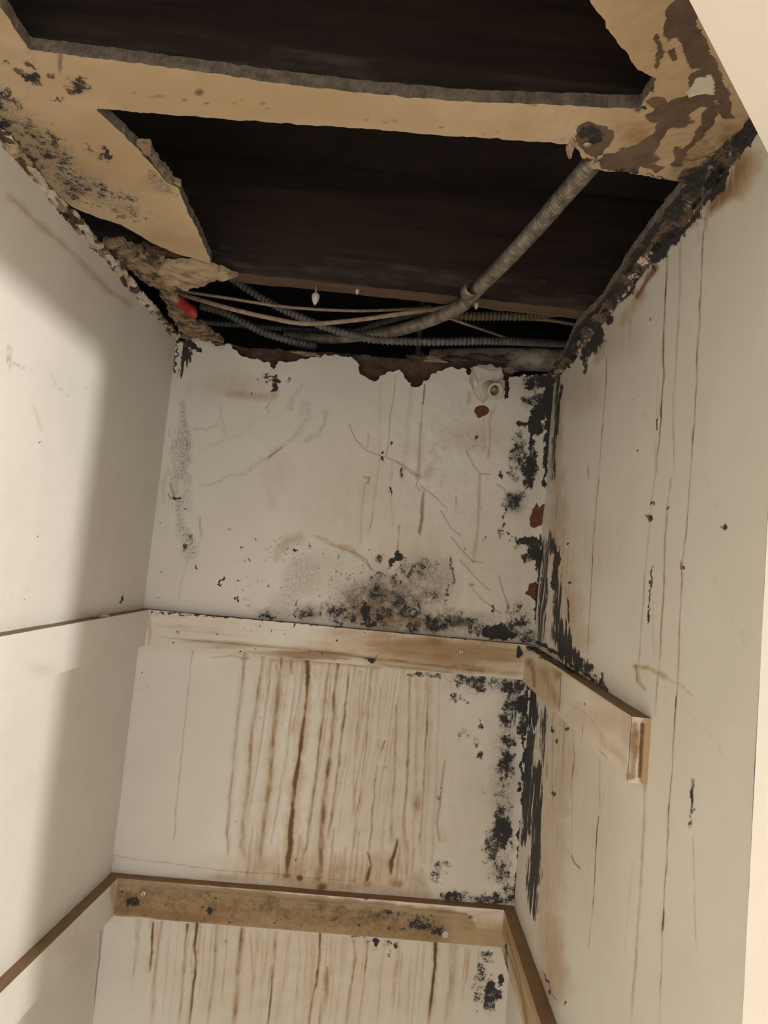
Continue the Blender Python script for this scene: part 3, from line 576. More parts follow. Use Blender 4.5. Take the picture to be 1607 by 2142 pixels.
# ---- right wall ----------------------------------------------------
def paint_right(s):
    s.halo = .3
    s.frame(1100, 280, 2.974)
    for pts, w, a in [([(878,560),(880,840),(870,1000),(855,1200),(850,1400),(857,1500),(842,1700),(830,1900),(805,2130)],11,.72),([(960,660),(960,1000),(940,1300),(930,1500),(915,1700),(915,1900)],13,.32),
        ([(1105,600),(1100,800),(1090,1000),(1080,1200),(1065,1400),(1065,1530),(1050,1750),(1035,1950),(1025,2140)],10,.62),([(1130,430),(1115,600)],26,.30),([(1070,560),(1078,680)],14,.25),
        ([(500,1380),(495,1600),(475,1850),(455,2150)],5,.75),([(820,1500),(815,1700),(800,2130)],8,.2),([(920,1850),(925,2130)],8,.35),([(650,1150),(640,1300)],10,.25),([(385,2050),(390,2140)],6,.6)]:
        s.line('rust', pts, w, a, .75)
    s.line('rust', [(1150,470),(1210,410),(1270,340),(1330,200)], 80, .62, .9, 130); s.line('tan', [(1180,440),(1300,340),(1400,150)], 110, .62, .7, 120); s.line('rust', [(1330,260),(1380,60)], 16, .4, .9)
    s.line('rust', [(690,1010),(760,900),(810,830)], 26, .7, .8, 40); s.line('tan', [(600,1180),(700,1000)], 60, .5, .9); s.line('rust', [(940,620),(1060,560)], 30, .4, .9); s.line('rust', [(440,1420),(480,1300)], 40, .35, .9)
    s.blob('tan', 560, 1280, 140, 110, .22, .8); s.blob('tan', 330, 1600, 140, 120, .26, .8)
    for x, y, r, a in [(800,838,11,1),(775,1150,7,.9),(660,1650,6,.9),(695,1965,9,.9),(545,1325,6,.7),(560,1440,5,.6),(695,1490,6,.5),(745,1750,16,.35),(895,1550,10,.4),(920,880,6,.5),(1345,1000,8,.35),(1465,480,10,.4),(1410,1330,8,.2),(1400,1400,8,.2),(1370,1110,6,.2),(1280,2000,8,.2),(745,1010,5,.5),(1060,900,8,.3)]: s.blob('mold' if a > .6 else 'grey', x, y, r, r*1.2, a, .6)
    s.line('mold', [(813,1770),(805,1850)], 10, 1.1, .5)
    K = 'mold'
    for pts, w, a, w2 in [([(1340,40),(1280,140),(1240,220)],96,1.0,80),([(1280,180),(1240,290)],30,.9,14),([(1230,190),(1190,330),(1150,390)],120,1.2,76),([(1100,380),(1030,470),(985,550)],150,1.15,110),([(960,560),(900,650),(800,780)],130,1.15,60),([(985,560),(980,650)],30,.6,20),([(720,790),(690,850)],50,.8,30),
        ([(660,880),(640,960),(590,1020)],100,1.15,44),([(560,980),(520,1080)],60,.6,30),([(480,1080),(440,1200),(400,1320)],140,1.05,90),([(440,1180),(430,1330)],60,.8,30),([(330,1180),(300,1300),(285,1390)],150,1.0,80),([(255,1230),(262,1460)],48,1.2,16),([(400,1260),(365,1400),(372,1500)],70,.85,20)]:
        s.line(K, pts, w, a, .5, w2)
    s.blob('mold', 520, 1162, 17, 40, 1.6, .25)
    # flared pale lips left between the black hollows
    s.line('bare', [(1300,60),(1150,260),(1000,400),(900,520),(760,700),(620,880),(500,1080),(370,1250)], 110, .66, .6)
    s.line('streak', [(200,1500),(190,1700),(180,2100)], 26, .70, .7); s.line('streak', [(225,1540),(205,1750),(190,1900)], 16, 1.0, .6); s.line('tan', [(210,1600),(180,2140)], 60, .5, .8)
    s.line('olive', [(175,1900),(165,2140)], 20, .55, .8)
    # ---- middle and lower right wall
    s.frame(1100, 1000, 1.8758)
    for pts, w, a in [([(505,0),(492,100),(478,250),(465,400),(450,640),(440,750)],5,.42),([(570,0),(555,120),(545,260),(540,480),(525,700),(510,930)],7,.50),([(500,480),(500,700)],5,.2),
        ([(645,0),(632,200),(616,320),(608,500),(598,750),(590,900),(575,1150),(563,1300),(550,1550),(540,1700),(530,1950),(525,2140)],5,.62),([(612,330),(610,360)],9,.9),([(590,860),(588,905)],7,.7),([(565,1280),(562,1320)],7,.8),([(542,1690),(538,1780)],8,.7),
        ([(286,0),(265,250),(252,500),(240,700)],4,.75),([(470,1195),(466,1350),(452,1600),(430,1900),(415,2140)],12,.34),([(655,1400),(660,1600),(665,1850)],5,.28),([(420,1500),(385,1880)],5,.15),([(285,1330),(277,1450),(268,1600),(262,1690)],5,.95),([(262,1690),(250,1790),(245,1850)],4,.5),([(290,1040),(292,1310)],4,.4),
        ([(185,960),(190,1100),(175,1250)],7,.4),([(150,960),(145,1200)],7,.3),([(105,920),(105,1300)],6,.3),([(220,960),(215,1040)],6,.4),([(400,650),(470,640)],4,.0)]:
        s.line('rust', pts, w, a, .75)
    s.line('mold', [(496,340),(485,460),(476,570)], 6, .95, .5, 9); s.blob('mold', 483, 155, 15, 12, .95); s.blob('mold', 495, 95, 6, 9, .7); s.blob('mold', 550, 120, 6, 8, .6); s.blob('mold', 612, 348, 5, 10, 1.1); s.blob('mold', 780, 190, 15, 13, .55); s.blob('mold', 170, 258, 6, 6, 1); s.blob('mold', 180, 410, 4, 6, 1); s.blob('mold', 375, 275, 4, 5, .8)
    s.line('tan', [(430,740),(480,745),(545,780)], 16, .75, .9); s.line('tan', [(545,780),(600,810),(655,860)], 7, .4, .9); s.line('tan', [(435,740),(445,790),(465,830)], 12, .55, .9); s.line('rust', [(432,735),(440,800)], 8, .5, .8)
    for pts in [[(545,870),(560,880)],[(600,860),(610,880)],[(615,900),(650,930),(720,1000),(790,1110)],[(700,985),(712,995)],[(340,790),(370,830)]]: s.line('grey', pts, 5, .35, .9)
    s.line('grey', [(845,600),(855,660)], 8, .45, .8); s.blob('grey', 740, 400, 12, 12, .2); s.blob('grey', 935, 600, 7, 9, .8); s.line('grey', [(945,740),(943,830)], 12, .9, .8); s.blob('grey', 915, 1045, 6, 6, .6); s.blob('grey', 885, 1925, 8, 12, .5); s.line('grey', [(720,0),(720,50)], 5, .5); s.blob('grey', 750, 100, 8, 8, .3); s.blob('grey', 818, 950, 5, 20, .25)
    s.line('mold', [(655,1185),(653,1230),(658,1300),(645,1330),(642,1375)], 12, .66, .8); s.line('olive', [(655,1180),(655,1250)], 14, .5, .8)
    s.line('crack', [(180,1480),(192,1510),(212,1530)], 5, .95, .8); s.line('crack', [(185,1200),(180,1400),(182,1480)], 4, .25, .9)
    s.line('tan', [(330,1170),(300,1250),(285,1330)], 6, .25); s.line('crack', [(128,760),(132,915)], 3, .0)
    s.line('tan', [(120,0),(130,250),(160,420),(180,620)], 60, .5, .9, 110); s.line('tan', [(140,900),(110,1300),(90,1700),(120,2000)], 150, .42, .8, 90); s.blob('tan', 250, 1300, 130, 420, .16, .8); s.blob('rust', 95, 1900, 40, 160, .25, .8); s.blob('tan', 200, 270, 160, 140, .16, .7)
    # drawn-out black mould at the corner
    for pts, w, a in [([(98,240),(120,300),(125,420),(120,560),(130,640)],34,.72),([(75,230),(70,420),(60,640)],34,.66),([(165,490),(165,570)],9,.95),([(130,600),(160,680),(200,730)],70,.80),([(200,720),(240,745)],30,.6),([(20,830),(30,950)],44,1.0),([(15,1000),(10,1200),(0,1400)],50,.80),([(45,900),(75,960),(80,1150)],46,.50),
        ([(40,1150),(45,1350),(30,1600)],50,.75),([(20,1500),(30,1700)],50,.62),([(120,100),(116,200)],18,.4)]:
        s.line('streak', pts, w, a, .6)
    for pts, w, a in [([(105,270),(128,310),(120,350),(112,430)],18,1.1),([(40,640),(120,690),(220,760),(330,850)],16,.85),([(140,640),(185,700),(245,745)],40,.85),([(300,770),(310,820),(290,790)],10,.8),([(268,770),(275,800)],8,.8),([(15,820),(25,880)],34,1.3),([(10,1060),(2,1180)],20,1.2),([(65,1930),(90,2000),(120,2050)],5,.8)]:
        s.line('mold', pts, w, a, .6)
    for _ in range(40):
        x = rnd.uniform(250,420); y = 740+(x-250)*.5+rnd.uniform(-10,60); s.blob('grey', x, y, rnd.uniform(2,6), None, .35, .8)
    for x, y in [(105,990),(125,1040),(162,980),(110,1240),(90,2010),(155,2060)]: s.blob('mold', x, y, 5, 11, .8)
    s.blob('grey', 740, 170, 5, 5, .2)
    for _ in range(90):
        x = rnd.uniform(150,900); y = rnd.uniform(0,2100); s.blob('grey', x, y, rnd.uniform(1.5,3.5), None, rnd.uniform(.15,.5), .6)
RT = [(1640,190),(1572,283),(1545,318),(1520,352),(1480,395),(1440,445),(1400,490),(1350,552),(1300,612),(1262,655),(1225,700),(1190,742),(1165,762)]
rp = on_right(*zip(*RT)); rpoly = [(.2, H)]+[(p[1], min(p[2], H+.002)) for p in rp]+[(1.6, H-.003), (1.6, -2.2), (.2, -2.2)]
YE = .572                                # the right wall ends here at the doorway
ys = spaced((YE, D, .0021)); zs = spaced((FLOOR, -1.0, .05), (-1.0, H, .0021))
def relief_right(P):
    x, y = pix(P); m = np.clip(1-abs(x-1145)/30, 0, 1)*((y > 780) & (y < 1380))
    return fbm(x/18, y/120, 41, 3)*.005*m+fbm(x/190, y/190, 6, 3)*.0012
wr = sheet('wall_right', ys, zs, lambda u, v: np.stack([rw(u), u, v], -1), lambda u, v: sd_poly(u, v, rpoly)+fbm(u*90, v*90, 4, 3)*.003*np.clip((v-.4)*40, 0, 1)-.001, (-1, -KR, 0), .014, [M['wall'], M['gyp']], paint_right, 4, relief_right)
tag(wr, kind='structure')

# ---- left wall -----------------------------------------------------
def paint_left(s):
    s.frame(0, 400, 2.2775)
    s.line('tan', [(40,20),(100,70),(180,160),(300,250),(420,370),(530,480),(620,540)], 26, .42, .8); s.line('rust', [(60,40),(170,150),(310,260)], 10, .22, .9); s.line('rust', [(420,370),(520,480)], 40, .14, .9)
    s.line('grey', [(50,740),(45,800),(50,830)], 18, .8, .6, 26); s.line('grey', [(40,800),(75,820),(110,838)], 12, .8, .8); s.blob('grey', 147, 845, 5, 5, .9); s.line('grey', [(235,870),(270,920),(325,980)], 7, .6, .8); s.line('grey', [(240,880),(260,905)], 12, .4, .8)
    s.blob('mold', 193, 1198, 6, 14, .9); s.line('mold', [(181,1635),(184,1662)], 5, .9); s.blob('grey', 410, 935, 4, 7, .7); s.blob('mold', 576, 1943, 9, 14, 1.1); s.blob('mold', 116, 1953, 7, 10, .9); s.blob('grey', 15, 650, 8, 5, .5); s.blob('grey', 158, 1325, 4, 6, .3)
    for x, y in [(12,1915),(55,1940),(88,1930),(90,1950),(130,1895),(45,1930),(172,1965),(716,1700),(648,1672),(450,1835)]: s.blob('grey', x, y, 4, 5, .6)
    s.line('tan', [(160,1020),(185,1080),(200,1130)], 12, .22, .9); s.line('grey', [(820,740),(800,800)], 14, .3); s.blob('grey', 180, 775, 16, 6, .12)
    s.frame(0, 1240, 2.3747)
    s.blob('grey', 43, 803, 4, 10, .5); s.line('crack', [(505,1650),(500,1750),(480,1950),(470,2100)], 5, .8, .8); s.blob('grey', 510, 1535, 7, 7, .5)
    s.line('crack', [(415,1445),(300,1640),(315,1650)], 4, .2); s.blob('tan', 330, 1750, 120, 120, .2, .8)
    for _ in range(14):
        s.blob('grey', rnd.uniform(20,520), rnd.uniform(450,1500), rnd.uniform(1.5,3), None, .4)
ys = spaced((-.26, .78, .04), (.78, D, .0034)); zs = spaced((FLOOR, -.95, .06), (-.95, H, .0034))
wl = sheet('wall_left', ys, zs, lambda u, v: np.stack([lw(u), u, v], -1), lambda u, v: v-(H-.002)+fbm(u*60, v*0+3, 4, 4)*.006+.003, (1, KL, 0), .014, [M['wall'], M['gyp']], paint_left, 4, lambda P: fbm(P[:, 1]*7, P[:, 2]*7, 6, 3)*.0011)
tag(wl, kind='structure')

# ---- ceiling board with its broken opening -------------------------
def cpoly(pts): return [(p[0], p[1]) for p in on_ceil(*zip(*pts))]
LEFTP = cpoly([(-140,20),(-60,-40),(0,15),(25,48),(45,82),(62,108),(190,228),(215,243),(250,275),(288,312),(318,345),(350,385),(372,395),(392,440),(420,495),(443,552),(415,544),(372,532),(318,508),(285,488),(250,470),(200,455),(155,436),(110,400),(60,350),(0,284),(-60,215),(-140,130)])
LEFTP = LEFTP[:-4]+[(lw(.9)-.01, .80), (lw(.7)-.01, .55), (-.47, .40)]
CROSS = cpoly([(20,70),(62,105),(300,135),(520,165),(760,195),(1000,215),(1200,222),(1345,226),(1390,300),(1240,322),(1215,318),(1200,302),(1000,286),(820,274),(600,258),(400,243),(190,228),(120,210)])
RIGHTP = cpoly([(1215,-30),(1240,10),(1262,42),(1280,72),(1300,98),(1322,128),(1342,150),(1372,168),(1365,186),(1345,212),(1340,228),(1300,240),(1205,290),(1218,330),(1240,352),(1262,356),(1300,358),(1340,366),(1385,373),(1425,380),(1438,384),(1420,402),(1398,432),(1372,462),(1345,500),(1322,530),(1300,568),(1292,580),(1262,628),(1240,650),(1205,684),(1190,720),(1178,745),(1160,770)])
RIGHTP += [(.43, 1.56), (.43, .56), (.34, .50), (.18, .33), (.10, .30)]
FRONT = [(-.6, -.4), (.12, -.4), (.30, .20), (.18, .36), (.10, .31), (-.30, .28), (-.50, .42), (-.6, .40)]
def keep_ceil(u, v):
    s = np.minimum.reduce([sd_poly(u, v, P) for P in (LEFTP, CROSS, RIGHTP, FRONT)])
    s = np.maximum(s, u-rw(v)-.004); s = np.maximum(s, lw(v)-.004-u)
    return s+fbm(u*110, v*110, 14, 3)*.0022
def paint_ceil(s):
    s.frame(0, 0, 1)
    s.blob('bare', 1470, 60, 1, 1, .0)
    # left board: scuffed grey mould
    for x, y, rx, ry, a, r in [(30,235,50,26,.42,.6),(70,270,60,28,.46,.7),(110,320,60,30,.50,.7),(150,375,70,28,.48,.7),(70,345,50,16,.6,.8),(20,300,30,20,.7,.8),(215,400,70,18,.44,.3),(160,400,60,22,.46,.4),(265,448,50,10,.46,.1),(260,440,40,12,.4,0),(66,165,24,9,.95,.4),(165,180,20,16,.85,.8),(30,210,26,8,.75,.2),
        (120,208,20,6,.75,0),(222,322,18,8,.85,.8),(205,318,24,9,.6,.5),(5,260,20,14,.8,0),(12,130,14,8,.4,0),(0,205,14,20,.8,0),(150,165,14,8,.5,.6),(300,540,10,4,.3,0)]:
        s.blob('mold', x, y, rx*1.1, ry*1.15, a*1.02, .8, r)
    s.line('grey', [(0,240),(90,330),(200,400),(280,440)], 80, .95, .9, 24); s.line('grey', [(0,300),(60,350),(140,410)], 40, .9, .7); s.line('grey', [(20,270),(120,390),(160,425)], 26, .6, .9); s.line('tan', [(120,190),(260,330),(340,440),(400,520)], 60, .3, .9)
    s.blob('crack', 418, 194, 9, 6, .95, .5); s.blob('crack', 125, 130, 3, 22, .8); s.line('crack', [(128,115),(128,145)], 4, .8)
    s.line('grey', [(60,100),(75,160),(60,200)], 16, .35, .8)
    for _ in range(60):
        x = rnd.uniform(80,1200); y = 95+x*.11+rnd.uniform(-6,10)+(rnd.random() < .4)*66; s.blob('crack', x, y, rnd.uniform(2,7), 2.4, rnd.uniform(.3,.8), .6)
    s.line('tan', [(300,200),(700,235),(1100,270)], 30, .3, .9)
    # right board: flaked skin, two depths of paper
    for P_ in [[(1392,20),(1405,0),(1440,-20),(1470,80),(1500,130),(1530,200),(1500,215),(1480,160),(1450,120),(1420,90),(1395,60)],
               [(1440,160),(1480,140),(1512,170),(1500,215),(1470,225),(1440,240),(1400,270),(1360,320),(1320,330),(1290,315),(1360,290),(1375,260),(1350,235),(1400,215),(1420,205),(1445,200)],
               [(1375,70),(1382,72),(1388,110),(1372,150),(1366,140)],[(1393,112),(1412,104),(1414,130),(1398,138)],
               [(1265,320),(1300,318),(1330,335),(1390,345),(1372,362),(1358,352),(1340,345),(1330,362),(1262,352),(1245,335)],
               [(1505,190),(1530,215),(1540,250),(1510,245),(1500,225)],
               [(1205,275),(1230,256),(1262,262),(1285,275),(1280,300),(1262,318),(1240,330),(1222,318),(1208,300)],
               [(1395,340),(1440,300),(1470,250),(1485,215),(1505,225),(1490,262),(1450,305),(1410,350)]]:
        s.poly('bare', P_, .9, 1.5)
    s.poly('olive', [(1385,370),(1420,330),(1460,290),(1500,255),(1545,262),(1545,300),(1500,330),(1460,375),(1430,382)], .42, 6)
    for q in [(1400,60,14,40),(1455,110,30,40),(1490,190,24,30),(1420,250,40,22),(1345,330,40,16),(1300,345,46,10),(1420,330,16,26),(1480,250,16,26),(1375,215,26,12),(1520,230,14,26)]: s.blob('bare', *q, .62, .5)
    for q in [(70,170,22,9),(150,190,22,10),(40,150,20,10),(20,190,16,12),(60,140,26,6),(110,160,14,10)]: s.blob('bare', *q, .56, .6, .5)
    s.line('rust', [(1430,330),(1450,335),(1500,315)], 10, .85, .9, 4); s.blob('rust', 1332, 282, 34, 26, .48, .6); s.blob('rust', 1300, 270, 20, 12, .35)
    s.poly('chip', [(1462,165),(1490,160),(1497,178),(1490,200),(1462,200),(1436,208),(1444,182)], 1.0, 1)
    s.blob('mold', 1235, 280, 24, 16, .8, .5); s.blob('mold', 1240, 335, 30, 10, .6); s.blob('mold', 1330, 222, 20, 8, .8); s.blob('mold', 1362, 180, 8, 14, .9)
    s.line('mold', [(1290,352),(1430,378)], 8, .8, .8)
    # black rotten band beside the right wall
    s.line('mold', [(1540,290),(1480,345),(1440,390),(1400,445),(1350,520),(1310,585),(1265,640),(1215,700),(1180,755)], 34, .84, .8, 60); s.line('bare', [(1450,370),(1400,430),(1340,515),(1290,590),(1230,670),(1180,750)], 44, .9, .8)
    s.line('grey', [(1370,185),(1330,220)], 14, .6)
    s.blob('tan', 1300, 60, 60, 90, .3, .7); s.blob('tan', 1400, 170, 80, 60, .35, .7)
us = spaced((-.49, .40, .0023)); vs = spaced((-.38, .36, .03), (.36, 1.5, .0023))
ce = sheet('ceiling', us, vs, lambda u, v: np.stack([u, v, np.full_like(u, H)], -1), keep_ceil, (0, 0, -1), DRY, [M['paper'], M['gyp']], paint_ceil, 7,
           lambda P: fbm(P[:, 0]*16, P[:, 1]*16, 8, 3)*.0018+fbm(P[:, 0]*120, P[:, 1]*120, 18, 3)*.0012*np.clip((P[:, 0]-.1)*8, .15, 1))
tag(ce, kind='structure')

# ---- doorway, floor, hall beyond ----------------------------------
dl = Vector((.691, .722, 0)).normalized(); dn = Vector((dl.y, -dl.x, 0))      # along the angled front wall / towards the hall
CR = Vector((.3335, .570, 0)); HB = .362
def prism(name, base, z0, z1, mat, parent=None):
    n = len(base); V = [(p[0], p[1], z0) for p in base]+[(p[0], p[1], z1) for p in base]
    F = [tuple(range(n))[::-1], tuple(range(n, 2*n))]+[(i, (i+1) % n, n+(i+1) % n, n+i) for i in range(n)]
    return link(name, mesh(name, V, F, mat), parent)
a = CR; LFT = CR-dl*1.15
wf = prism('wall_front', [LFT, CR, CR+dn*.12, LFT+dn*.12], HB, .52, M['cream'])
prism('door_jamb', [CR, CR+dl*1.3, CR+dl*1.3+dn*.12, CR+dn*.12], FLOOR, .52, M['cream'], wf)
prism('door_jamb', [LFT-dl*1.2, LFT, LFT+dn*.12, LFT-dl*1.2+dn*.12], FLOOR, .52, M['cream'], wf)
tag(wf, kind='structure')
fl = box('floor', (-2.6, -3.0, FLOOR-.05), (2.8, 1.6, FLOOR), M['floor']); tag(fl, kind='structure')
hc = prism('ceiling_hall', [LFT-dl*1.2+dn*.12, CR+dl*1.3+dn*.12, (2.6, 1.4), (2.6, -1.6), (-.2, -2.2), (-1.8, -1.6)], .50, .53, M['cream']); tag(hc, kind='structure')
h2 = box('wall_hall', (2.6, -1.6, FLOOR), (2.7, 1.5, .53), M['cream']); tag(h2, kind='structure')

# ---- timber above --------------------------------------------------
def joist(y0, y1, z0, z1, label, x0=-.60, x1=.60, low=.0):
    nx = 160; nz = 24; V = []; F = []; mi = []
    zs_ = np.linspace(z0, z1, nz)
    for i in range(nx+1):
        x = x0+(x1-x0)*i/nx
        for y, sg in ((y0, -1), (y1, 1)):
            for z in zs_:
                e = 1.0 if z == z0 else .5
                V.append((x, y+sg*float(fbm(np.array(x*9+sg), np.array(z*40), 3, 3))*.0018, z+e*float(fbm(np.array(x*30), np.array(y*9), 6, 3))*.0022))
    st = 2*nz
    for i in range(nx):
        a0 = i*st; b0 = a0+st
        for k in range(nz-1):
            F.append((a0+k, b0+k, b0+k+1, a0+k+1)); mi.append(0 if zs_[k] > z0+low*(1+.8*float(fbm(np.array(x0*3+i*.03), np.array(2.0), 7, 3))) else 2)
            F.append((a0+nz+k, a0+nz+k+1, b0+nz+k+1, b0+nz+k)); mi.append(0)
        F.append((a0, a0+nz, b0+nz, b0)); mi.append(1)
        F.append((a0+nz-1, b0+nz-1, b0+st-1, a0+st-1)); mi.append(0)
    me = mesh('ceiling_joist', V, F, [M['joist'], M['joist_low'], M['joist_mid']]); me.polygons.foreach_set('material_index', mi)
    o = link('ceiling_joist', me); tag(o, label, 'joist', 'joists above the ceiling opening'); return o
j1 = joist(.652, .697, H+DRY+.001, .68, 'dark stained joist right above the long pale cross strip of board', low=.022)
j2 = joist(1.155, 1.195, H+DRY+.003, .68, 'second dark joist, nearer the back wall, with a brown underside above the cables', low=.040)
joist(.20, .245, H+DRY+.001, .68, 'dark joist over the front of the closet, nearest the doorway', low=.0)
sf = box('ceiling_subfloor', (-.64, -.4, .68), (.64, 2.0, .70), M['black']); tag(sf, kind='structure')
for n_, lo, hi in (('light_block_left', (-.64, -.4, .42), (-.60, 2.0, .70)), ('light_block_right', (.60, .3, .42), (.64, 2.0, .70)), ('light_block_back', (-.60, 1.86, .2), (.60, 1.90, .68)), ('light_block_front', (-.6, -.4, .472), (.35, -.36, .68))):  # dark boards added to keep world light out of the cavity
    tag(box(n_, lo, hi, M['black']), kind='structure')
tag(box('light_block_below', (-.60, 1.532, .28), (.60, 1.86, .30), M['black']), kind='structure')  # added board, closes the rear cavity to world light from below
tag(box('light_block_ledge_left', (-.60, -.3, .40), (-.535, 1.86, .44), M['black']), kind='structure')  # added ledge, blocks world light beside the left wall top
tag(box('light_block_ledge_right', (.445, .56, .40), (.60, 1.86, .44), M['black']), kind='structure')  # added ledge, blocks world light beside the right wall top

# ================================================================== CLEATS
def cleat(name, A, B, inward, z_a, z_b, hgt, thk, mat, paint, label, skin_top=True, group=None):
    """timber strip from A to B (xy) against a wall; inward = unit vector off the wall"""
    A = np.array(A, float); B = np.array(B, float); n = np.array(inward, float); L = np.linalg.norm(B-A); nx = int(L/.0035); nf = 26
    prof = [(thk, -hgt)]+[(thk, -hgt+hgt*k/nf) for k in range(1, nf)]+[(thk, -.0006), (thk-.0006, 0)]+[(thk*k/6, 0) for k in range(5, -1, -1)]
    prof += [(0, -hgt)]+[(thk*k/4, -hgt) for k in range(1, 4)]
    m = len(prof); T = np.linspace(0, 1, nx+1); V = []
    for t in T:
        p = A+(B-A)*t; z = z_a+(z_b-z_a)*t
        w = float(fbm(np.array(t*L*9), np.array(1.0), 5, 3))*.0008
        for (d, h) in prof: V.append((*(p+n*(d+w*(d > 0))), z+h+w))
    V = np.array(V); F = []
    for i in range(nx):
        for k in range(m):
            F.append((i*m+k, i*m+(k+1) % m, (i+1)*m+(k+1) % m, (i+1)*m+k))
    ga, gb = 12, 30; d0 = (B-A)/L; base = len(V); cap = []
    for end, sgn in ((A, -1), (B, 1)):
        zz = z_a if sgn < 0 else z_b; b0 = base+len(cap)
        for i in range(ga+1):
            for k in range(gb+1):
                p = end+n*(thk*i/ga)+d0*sgn*.0003; cap.append((*p, zz-hgt+hgt*k/gb))
        for i in range(ga):
            for k in range(gb):
                q = b0+i*(gb+1)+k; F.append((q, q+1, q+gb+2, q+gb+1))
    V = np.concatenate([V, np.array(cap)])
    me = mesh(name, V, F, mat)
    st = Stains(V, 3)
    top = np.tile(np.array([1.0 if (h > -.0005) else 0.0 for d, h in prof]), nx+1); top = np.concatenate([top, np.zeros(len(cap))])
    if skin_top: st.L['raw'] = top*1.1; st.L['rust'] = top*.62
    paint(st); st.write(me)
    bm = bmesh.new(); bm.from_mesh(me); bmesh.ops.recalc_face_normals(bm, faces=bm.faces); bm.to_mesh(me); bm.free()
    o = link(name, me); tag(o, label, 'shelf cleat', group or 'wooden shelf cleats'); return o
CT = .022; HG = .073
def p_ub(s):   # upper back cleat
    s.frame(280, 1240, 1.826)
    for x, y, rx, ry, a in [(1020,180,220,50,.26),(800,150,90,20,.30),(1150,190,60,26,.6),(1250,240,120,40,.3),(1400,240,120,60,.26),(950,165,80,22,.4),(1300,290,90,20,.45),(560,230,150,12,.35),(700,240,90,12,.4),(380,205,110,9,.3),(1180,240,60,30,.5),(1040,230,60,16,.45)]: s.blob('rust', x, y, rx, ry, a, .8)
    s.line('rust', [(900,190),(1100,200),(1300,235)], 40, .42, .9); s.line('rust', [(700,225),(1000,262),(1330,300)], 10, .55, .9); s.line('rust', [(350,190),(700,215)], 7, .35, .9); s.blob('tan', 1150, 220, 420, 70, .45, .7); s.blob('tan', 750, 220, 200, 30, .3, .8); s.blob('raw', 1200, 230, 420, 90, .66, .8); s.blob('raw', 720, 235, 260, 30, .60, .8); s.blob('raw', 300, 195, 260, 24, .48, .8); s.blob('raw', 1450, 260, 120, 80, .5, .8)
    s.blob('mold', 905, 255, 22, 9, .7); s.blob('mold', 1475, 225, 12, 22, 1.1); s.blob('mold', 166, 150, 4, 6, 1.2); s.blob('rust', 1340, 190, 20, 6, .5)
    for _ in range(60): s.blob('mold', rnd.uniform(120,1000), 115+rnd.uniform(0,130), rnd.uniform(2,4), None, .75)
    s.line('mold', [(60,72),(500,103),(1000,145),(1500,190)], 5, .9, .8)
    s.line('crack', [(80,170),(400,195),(700,225),(1100,270),(1340,300)], 3, .6, .8); s.line('crack', [(1200,280),(1290,275),(1340,300)], 3, .6)
    s.line('crack', [(60,205),(400,240)], 3, .5); s.line('tan', [(60,80),(60,200)], 10, .5)
    s.line('mold', [(1060,300),(1130,312)], 8, .8)
def p_lb(s):
    s.frame(180, 1780, 1.516)
    s.line('raw', [(90,140),(500,185),(1000,235),(1180,255)], 130, .92, .5); s.line('raw', [(1180,255),(1340,280)], 130, .45, .8)
    s.line('tan', [(100,150),(500,190),(1000,240),(1330,280)], 110, .62, .7); s.line('rust', [(90,160),(300,170),(560,190),(900,240),(1100,270)], 60, .30, .9)
    s.line('rust', [(100,185),(330,205),(500,220)], 30, .55, .8); s.line('olive', [(100,150),(420,170),(800,205),(1100,250)], 80, .62, .9); s.line('olive', [(90,185),(420,215)], 30, .8, .9)
    for x, y, rx, ry, a in [(150,165,26,20,.85),(120,130,30,8,.5),(390,190,12,12,.95),(300,150,60,14,.45),(360,140,50,12,.45),(540,150,50,10,.42),(1060,230,50,30,.72),(1110,250,40,22,.75),(1040,215,26,16,.6),(960,200,60,14,.35),(1220,205,14,6,.8),(1010,250,30,14,.5),(760,210,40,8,.4),(860,260,60,8,.38),(700,190,60,10,.35),(620,215,50,8,.35)]: s.blob('mold', x, y, rx, ry, a*.9, .7)
    s.blob('chip', 1240, 250, 1, 1, .0)
    for _ in range(80): s.blob('mold', rnd.uniform(100,1000), 130+rnd.uniform(0,130), rnd.uniform(3,9), 3, .55)
